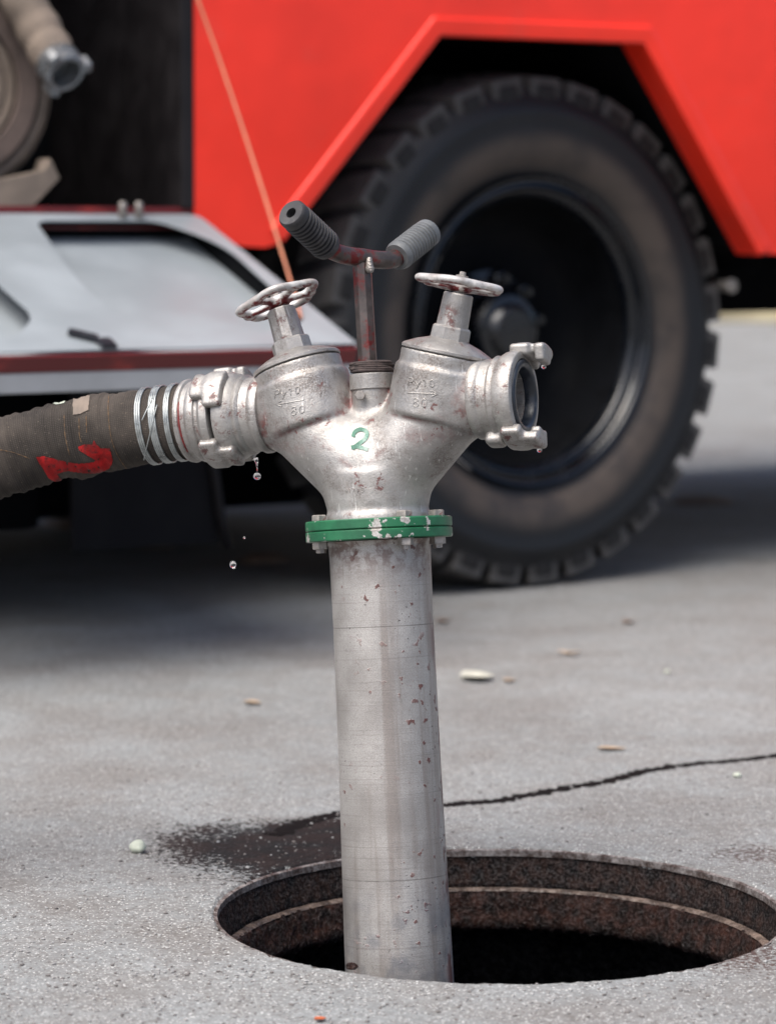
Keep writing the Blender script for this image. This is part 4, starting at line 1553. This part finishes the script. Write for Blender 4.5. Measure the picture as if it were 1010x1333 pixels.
# opposite wheel, seen dark below the chassis
Mf = Matrix(((1, 0, 0, 0.0), (0, 0, 1, 1.95), (0, -1, 0, RT - 0.006), (0, 0, 0, 1)))
wheel(Mf, False)
link('axle', lathe('axle', [(0, 0.0), (0.07, 0.0), (0.075, 0.5), (0.16, 0.7), (0.2, 0.9), (0.16, 1.1), (0.075, 1.3), (0.07, 1.8), (0, 1.8)], 24), MAT['darkmetal'], parent=truck,
     M=Matrix(((1, 0, 0, 0), (0, 0, 1, 0.2), (0, -1, 0, RT), (0, 0, 0, 1))), smooth=True)

# chassis and floor
ZB = A[3][1]
x0t, x1t = -2.6, A[3][0] + 2.2
def tbox(name, xa, xb, ya, yb, za, zb, mat, bev=0.0, parent=None):
    return link(name, box(name, xb - xa, yb - ya, zb - za, bev), MAT[mat], parent=parent or truck, M=Matrix.Translation(((xa + xb) / 2, (ya + yb) / 2, (za + zb) / 2)))
# body floor behind the arch liner, split so that the wheel bay stays open
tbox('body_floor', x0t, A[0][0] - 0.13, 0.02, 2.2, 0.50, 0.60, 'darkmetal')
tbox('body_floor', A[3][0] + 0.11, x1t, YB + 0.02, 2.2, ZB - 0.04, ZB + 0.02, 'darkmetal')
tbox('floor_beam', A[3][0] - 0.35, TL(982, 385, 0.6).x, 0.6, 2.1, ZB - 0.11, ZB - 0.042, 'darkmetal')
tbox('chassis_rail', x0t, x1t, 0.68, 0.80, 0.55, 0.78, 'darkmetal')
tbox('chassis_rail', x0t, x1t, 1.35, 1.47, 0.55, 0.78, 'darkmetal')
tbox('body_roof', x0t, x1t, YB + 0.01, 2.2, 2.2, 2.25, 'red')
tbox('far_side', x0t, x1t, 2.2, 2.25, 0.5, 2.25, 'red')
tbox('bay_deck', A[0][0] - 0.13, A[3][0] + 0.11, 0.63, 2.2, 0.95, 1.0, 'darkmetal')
tbox('light_block_box', x0t, A[0][0] - 0.35, 0.25, 1.9, 0.16, 0.5, 'darkmetal', 0.02)  # added box, blocks light coming under the truck from the far side
tbox('gap_block_box', A[0][0] - 0.4, 0.25, 0.95, 1.9, 0.10, 0.62, 'darkmetal', 0.04)  # added dark box, closes the bright gap below the truck
p = TL(957, 372, 0.10)
link('tow_pin', lathe('tow_pin', [(0, -0.04), (0.012, -0.04), (0.012, 0.02), (0.0165, 0.024), (0.015, 0.032), (0, 0.034)], 16), MAT['bolt'], parent=truck, M=Matrix.Translation(TL(941, 372, 0.05)) @ Matrix.Rotation(R(90), 4, 'X'))

# compartment --------------------------------------------------------
cx1 = TL(253, 100).x
cz0 = TL(200, 271).z
cx0 = TL(-330, 100).x
CD = 0.62
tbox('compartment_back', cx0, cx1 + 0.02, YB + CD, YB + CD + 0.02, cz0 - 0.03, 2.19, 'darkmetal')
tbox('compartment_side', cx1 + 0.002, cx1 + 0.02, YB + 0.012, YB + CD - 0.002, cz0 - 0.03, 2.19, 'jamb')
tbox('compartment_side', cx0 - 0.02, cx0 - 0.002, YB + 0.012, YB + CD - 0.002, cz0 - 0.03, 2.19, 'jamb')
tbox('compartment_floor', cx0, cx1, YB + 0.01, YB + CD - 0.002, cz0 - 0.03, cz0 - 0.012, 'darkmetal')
tbox('door_sill', cx0, cx1, YB + 0.004, YB + 0.03, cz0 - 0.04, cz0 + 0.002, 'red_dark', 0.004)
tbox('door_jamb', cx1 - 0.03, cx1 - 0.003, YB - 0.004, YB + 0.055, cz0, 2.19, 'jamb', 0.004)

# fold-down door ------------------------------------------------------
Hr = TL(258, 279)
# outer edge along the outward normal so that it lands on (465, 447)
best = None
for i in range(200):
    L = 0.2 + i * 0.005
    Pw = TM @ Vector((Hr.x, Hr.y - L, 0.5))
    # pick z from image row
    D_ = on_plane(465, 447, Pw, Vector((0, 1, 0)))
    e = abs(D_.x - Pw.x)
    if best is None or e < best[0]: best = (e, L, D_.z)
LD, ZD = best[1], best[2]
dvec = Vector((0, -LD, ZD - Hr.z)); LDD = dvec.length
ey = dvec.normalized(); ex = Vector((-1, 0, 0)); ez = ex.cross(ey)
if ez.z < 0: ez = -ez
DM = Matrix(((ex.x, ey.x, ez.x, Hr.x), (ex.y, ey.y, ez.y, Hr.y), (ex.z, ey.z, ez.z, Hr.z), (0, 0, 0, 1)))
DMw = TM @ DM
dn_ = (DMw.to_3x3() @ Vector((0, 0, 1))).normalized()
DMi = DMw.inverted()
def DL(px, py):
    q = DMi @ on_plane(px, py, DMw.translation, dn_)
    return (q.x, q.y)
DW = DL(-250, 470)[0]
door = link('compartment_door', sheet('door_skin', [[(0.0, 0.0), (DW, 0), (DW, LDD), (0, LDD)]], 0.004, Matrix.Translation((0, 0, -0.046))), MAT['cloth_grey'], parent=truck, M=DM)
outer = round_poly([(0, 0), (DW, 0), (DW, LDD), (0, LDD)], [0.03, 0, 0, 0.0])
hole1 = round_poly([DL(46, 287), DL(205, 287), DL(290, 316), DL(402, 418), DL(330, 436), DL(185, 432), DL(110, 378)], [0.03, 0.03, 0.08, 0.04, 0.04, 0.08, 0.12])
hole2 = round_poly([DL(-150, 300), DL(-60, 318), DL(46, 412), DL(20, 440), DL(-140, 445)], [0.03, 0.05, 0.04, 0.04, 0.04])
link('door_inner_sheet', sheet('door_inner', [outer, hole1, hole2], 0.003), MAT['cloth_grey'], parent=door)
link('door_edge_strip', box('es', DW, 0.008, 0.029, 0.002, M=Matrix.Translation((DW / 2, LDD + 0.0045, -0.0205))), MAT['red_dark'], parent=door)
link('door_lower_strip', box('ls', DW, 0.012, 0.036, 0.003, M=Matrix.Translation((DW / 2, LDD + 0.001, -0.0545))), MAT['white'], parent=door)
link('door_side_rim', box('sr', 0.004, LDD, 0.054, 0.001, M=Matrix.Translation((-0.0025, LDD / 2, -0.031))), MAT['white'], parent=door)
link('door_hinge_rim', box('hr', DW, 0.004, 0.042, 0.001, M=Matrix.Translation((DW / 2, 0.003, -0.0245))), MAT['darkmetal'], parent=door)
link('door_gap_shade_strip', box('ss', 0.006, LDD - 0.03, 0.041, 0.001, M=Matrix.Translation((0.012, LDD / 2, -0.0245))), MAT['darkmetal'], parent=door)  # dark strip inside the gap, standing in for its shade
lx, ly = DL(125, 447)
link('latch', box('latch', 0.05, 0.016, 0.010, 0.003, M=Matrix.Translation((lx + 0.015, ly - 0.02, 0.007)) @ Matrix.Rotation(R(-38), 4, 'Z')), MAT['black'], parent=door)
link('latch_tongue', box('latcht', 0.028, 0.03, 0.008, 0.002, M=Matrix.Translation((lx - 0.012, ly + 0.012, 0.006))), MAT['black'], parent=door)
for x in (160, 181):
    q = TL(x, 271, YB - 0.02)
    link('hinge_bolt', lathe('hinge_bolt', [(0, -0.02), (0.008, -0.02), (0.008, 0.006), (0.006, 0.012), (0, 0.013)], 12), MAT['bolt'], parent=truck, M=Matrix.Translation((q.x, q.y, q.z)), smooth=True)

# stay cord from the body top to the door
sp = [TL(225, -90, YB - 0.03), TL(258, 0, YB - 0.06), TL(288, 84, YB - 0.10), TL(330, 210, YB - 0.2), TL(372, 345, YB - 0.33)]
q = DM @ Vector((*DL(392, 415), 0.002))
sp.append(q)
link('stay_cord', tube('stay_cord', catmull(sp, 8), 0.0027, 10), MAT['cord'], parent=truck, smooth=True)
tbox('mud_flap', TL(95, 650, 0.0).x, TL(285, 650, 0.0).x, 0.0, 0.012, TL(200, 712, 0.0).z, TL(200, 480, 0.0).z, 'panelgrey', 0.003)
q0 = TL(276, 590, -0.006); q1 = TL(296, 714, -0.006)
link('mud_flap_edge', tube('mfe', [TL(272, 560, -0.008), TL(280, 620, -0.008), TL(287, 670, -0.008), TL(298, 714, -0.008)], 0.010, 8), MAT['jamb'], parent=truck, smooth=True)

# things in the compartment ------------------------------------------------
YH = YB + 0.10
c0 = TL(-60, 110, YH)
roll_R = (TL(70, 130, YH) - c0).length
hr = empty('hose_roll', TM @ Matrix.Translation(Vector((c0.x, YH, c0.z - roll_R))), 'rolled beige canvas hose in the truck compartment', 'hose')
HRM = Matrix(((1, 0, 0, 0), (0, 0, -1, 0), (0, 1, 0, roll_R), (0, 0, 0, 1)))
def roll_prof():
    pr = [(0.05, -0.12), (0.05, 0.0)]
    r = 0.06
    while r < roll_R - 0.02:
        pr += [(r, -0.004), (r + 0.006, 0.004), (r + 0.016, 0.004), (r + 0.021, -0.004)]
        r += 0.022
    pr += [(roll_R - 0.012, 0.006), (roll_R, -0.012), (roll_R + 0.004, -0.05), (roll_R, -0.10), (roll_R - 0.01, -0.12)]
    return pr
o = link('rolled_canvas', lathe('rolled_canvas', roll_prof(), 72), MAT['canvas'], parent=hr, M=HRM); auto_smooth(o, 50)
o = link('dark_band', lathe('dark_band', [(roll_R * 0.62, 0.0055), (roll_R * 0.62, 0.016), (roll_R * 0.80, 0.016), (roll_R * 0.80, 0.0055)], 72), MAT['canvas_dark'], parent=hr, M=HRM); auto_smooth(o, 50)
nz = empty('branch_pipe', TM @ Matrix.Translation(TL(85, 125, YB + 0.02)), 'short canvas hose end with grey metal coupling above the hose roll', 'hose coupling')
NI = Matrix.Translation(-TL(85, 125, YB + 0.02))
a_, b_, c_ = TL(20, -20, YB + 0.06), TL(52, 40, YB + 0.03), TL(74, 80, YB - 0.01)
link('hose_tail', tube('hose_tail', [NI @ v for v in catmull([TL(-5, -70, YB + 0.09), a_, b_, c_], 8)], [0.041 + 0.002 * math.sin(i * 1.3) for i in range(25)], 24), MAT['canvas'], parent=nz, smooth=True)
dax = (TL(92, 103, YB - 0.055) - c_).normalized()
cpm = NI @ axis_frame(c_ + dax * 0.01, dax)
o = link('metal_ring', lathe('metal_ring', [(0.030, -0.02), (0.047, -0.02), (0.052, -0.012), (0.052, 0.010), (0.047, 0.014), (0.048, 0.018), (0.050, 0.035), (0.044, 0.040), (0.036, 0.038), (0.034, -0.01), (0, -0.01)], 40), MAT['alloy'], parent=nz, M=cpm @ Matrix.Scale(0.8, 4)); auto_smooth(o, 40)
for a in (20, 140, 260):
    link('coupling_lug', surface_nets('coupling_lug', lambda X, Y, Z: sd_rbox(X, Y, Z, (0.054, 0, 0.022), (0.012, 0.014, 0.02), 0.007), (0.03, -0.02, -0.01), (0.075, 0.02, 0.055), 0.003), MAT['alloy'], parent=nz, M=cpm @ Matrix.Scale(0.8, 4) @ Matrix.Rotation(R(a), 4, 'Z'))
tr_p = [TL(-40, 243, YB + 0.01), TL(60, 222, YB + 0.01), TL(66, 206, YB + 0.01), TL(78, 232, YB + 0.01), TL(44, 268, YB + 0.01), TL(-40, 268, YB + 0.01)]
o = link('hose_bracket', side_sheet([[(q.x, q.z) for q in tr_p]], 0.05, YB + 0.01), MAT['canvas'], M=TM, label='beige angled bracket holding the hose roll in the compartment', cat='bracket')

# ================================================================== LITTER AND BACKGROUND
def leaf(px, py, L, W, rot, mat, label, group=None, curl=0.25, z=0.002):
    p = on_ground(px, py)
    n = 9
    V, F = [], []
    for i in range(n):
        t = i / (n - 1)
        wv = W * (math.sin(math.pi * t ** 0.8) ** 0.8) * 0.5 + 0.0006
        x = (t - 0.5) * L
        zc_ = z + curl * W * (0.4 * abs(t - 0.5))
        V += [(x, -wv, zc_ + curl * wv * 0.9), (x, 0, zc_), (x, wv, zc_ + curl * wv * 0.9)]
    m0 = len(V)
    V += [(a, b, c_ + 0.0008) for a, b, c_ in V]
    for i in range(n - 1):
        for j in range(2):
            q = (i * 3 + j, i * 3 + j + 1, (i + 1) * 3 + j + 1, (i + 1) * 3 + j)
            F.append(q[::-1]); F.append(tuple(m0 + v for v in q))
    me = fix_normals(mesh('fallen_leaf', V, F))
    return link('fallen_leaf', me, MAT[mat], M=Matrix.Translation(p) @ Matrix.Rotation(rot, 4, 'Z'), smooth=True, label=label, cat='leaf', group=group)


GL = 'leaves on the asphalt'
leaf(621, 885, 0.058, 0.075, 0.25, 'leaf_pale', 'large pale leaf lying right of the pipe', GL, 0.22)
leaf(663, 888, 0.024, 0.02, 0.4, 'leaf_tan', 'small tan leaf bit beside the large pale leaf', GL)
leaf(740, 853, 0.02, 0.045, 1.2, 'leaf_tan', 'small tan leaf below the tyre', GL)
leaf(328, 917, 0.032, 0.022, -0.5, 'leaf_tan', 'tan leaf left of the pipe', GL)
leaf(795, 977, 0.042, 0.018, -0.1, 'leaf_tan', 'narrow tan leaf near the crack', GL)
leaf(818, 812, 0.025, 0.03, 0.6, 'leaf_brown', 'brown leaf in front of the tyre', GL)
leaf(577, 811, 0.025, 0.03, 0.2, 'leaf_brown', 'brown leaf close to the pipe edge under the tyre', GL)
leaf(417, 1330, 0.012, 0.009, 0.4, 'leaf_orange', 'orange leaf fragment at the bottom edge of the picture', GL)


def pebble(px, py, r, mat, label, sz=0.6):
    p = on_ground(px, py)
    bm = bmesh.new(); bmesh.ops.create_icosphere(bm, subdivisions=3, radius=r)
    for v in bm.verts:
        f = 1 + 0.18 * noise.noise(v.co / r * 1.3 + Vector((px, py, 0)))
        v.co = Vector((v.co.x * f, v.co.y * f, v.co.z * f * sz + r * sz * 0.9))
    return link('pebble', bm_mesh('pebble', bm), MAT[mat], M=Matrix.Translation(p), smooth=True, label=label, cat='pebble', group='pebbles on the asphalt')


pebble(180, 1110, 0.0098, 'pebble', 'pale round pebble at the left end of the wet patch', 0.85)
pebble(959, 1012, 0.006, 'pebble', 'pale flat pebble near the right end of the crack')
pebble(868, 876, 0.005, 'pebble', 'tiny pale pebble far right on the asphalt')
pebble(458, 1262, 0.0062, 'iron_rust', 'rusty crumb on the front lip of the manhole beside the pipe')


def mound(px, py, L, W, H, rot, mat, label):
    p = on_ground(px, py)
    bm = bmesh.new(); bmesh.ops.create_icosphere(bm, subdivisions=3, radius=1)
    for v in bm.verts:
        f = 1 + 0.3 * noise.noise(v.co * 1.7 + Vector((px, py, 0)))
        v.co = Vector((v.co.x * L * f, v.co.y * W * f, max(v.co.z, -0.1) * H * f))
    return link('dirt_clump', bm_mesh('dirt_clump', bm), MAT[mat], M=Matrix.Translation(p) @ Matrix.Rotation(rot, 4, 'Z'), smooth=True, label=label, cat='dirt', group='dirt clumps behind the truck')


mound(125, 684, 0.13, 0.10, 0.03, 0.5, 'leaf_brown', 'long brown dirt heap under the truck left of the drops')
mound(200, 711, 0.05, 0.05, 0.02, 0.2, 'leaf_brown', 'small brown dirt lump under the truck below the long heap')
mound(345, 731, 0.06, 0.05, 0.02, 0.2, 'leaf_brown', 'brown dirt lump beside the tyre under the truck')
mound(915, 655, 0.09, 0.07, 0.02, 0.2, 'leaf_brown', 'brown dirt lump in the shade right of the tyre')

kb = link('kerb', box('kerb', 60, 0.3, 0.14, 0.02), MAT['yellow'], M=Matrix.Translation(on_ground(1010, 419) + Vector((0, 0.15, 0.07))), label='long yellowish kerb far behind the truck', cat='kerb')
bld = empty('added_building', Matrix.Translation(Vector((4.0, 38.0, 0))), 'pale beige house block added far behind the truck to cut low sky', 'added_building')  # added to block low sky and darken the ground under the truck
link('wall', box('bw', 56, 8, 10, 0.05, M=Matrix.Translation((0, 4, 5.0))), MAT['stone'], parent=bld)
link('plinth', box('bp', 56.2, 0.2, 0.5, 0.03, M=Matrix.Translation((0, -0.105, 0.25))), MAT['stone'], parent=bld)
link('roof', box('br', 57, 9, 0.4, 0.05, M=Matrix.Translation((0, 4, 10.21))), MAT['darkmetal'], parent=bld)
wpane = box('wp', 1.5, 0.06, 1.8); wfr = box('wf', 1.7, 0.10, 0.12, 0.01)
for fl in (2.2, 5.6):
    for i in range(14):
        wdw = link('window', wpane, MAT['rim'], parent=bld, M=Matrix.Translation((-25 + i * 3.9, -0.035, fl + 0.9)))
        link('sill', wfr, MAT['white'], parent=wdw, M=Matrix.Translation((0, -0.05, -0.97)))

bm = bmesh.new(); bmesh.ops.create_icosphere(bm, subdivisions=3, radius=1)
for v in bm.verts:
    f = 1 + 0.12 * noise.noise(v.co * 1.2)
    q = Vector([math.copysign(abs(c_) ** 0.6, c_) for c_ in v.co])
    v.co = Vector((q.x * 0.42 * f, q.y * 0.4 * f, (q.z + 0.8) * 0.19 * f))
pb = on_ground(1012, 402)
link('concrete_block', bm_mesh('concrete_block', bm), MAT['stone'], M=Matrix.Translation(Vector((pb.x, pb.y, 0))), smooth=True, label='rounded beige concrete block beyond the kerb at right', cat='block')
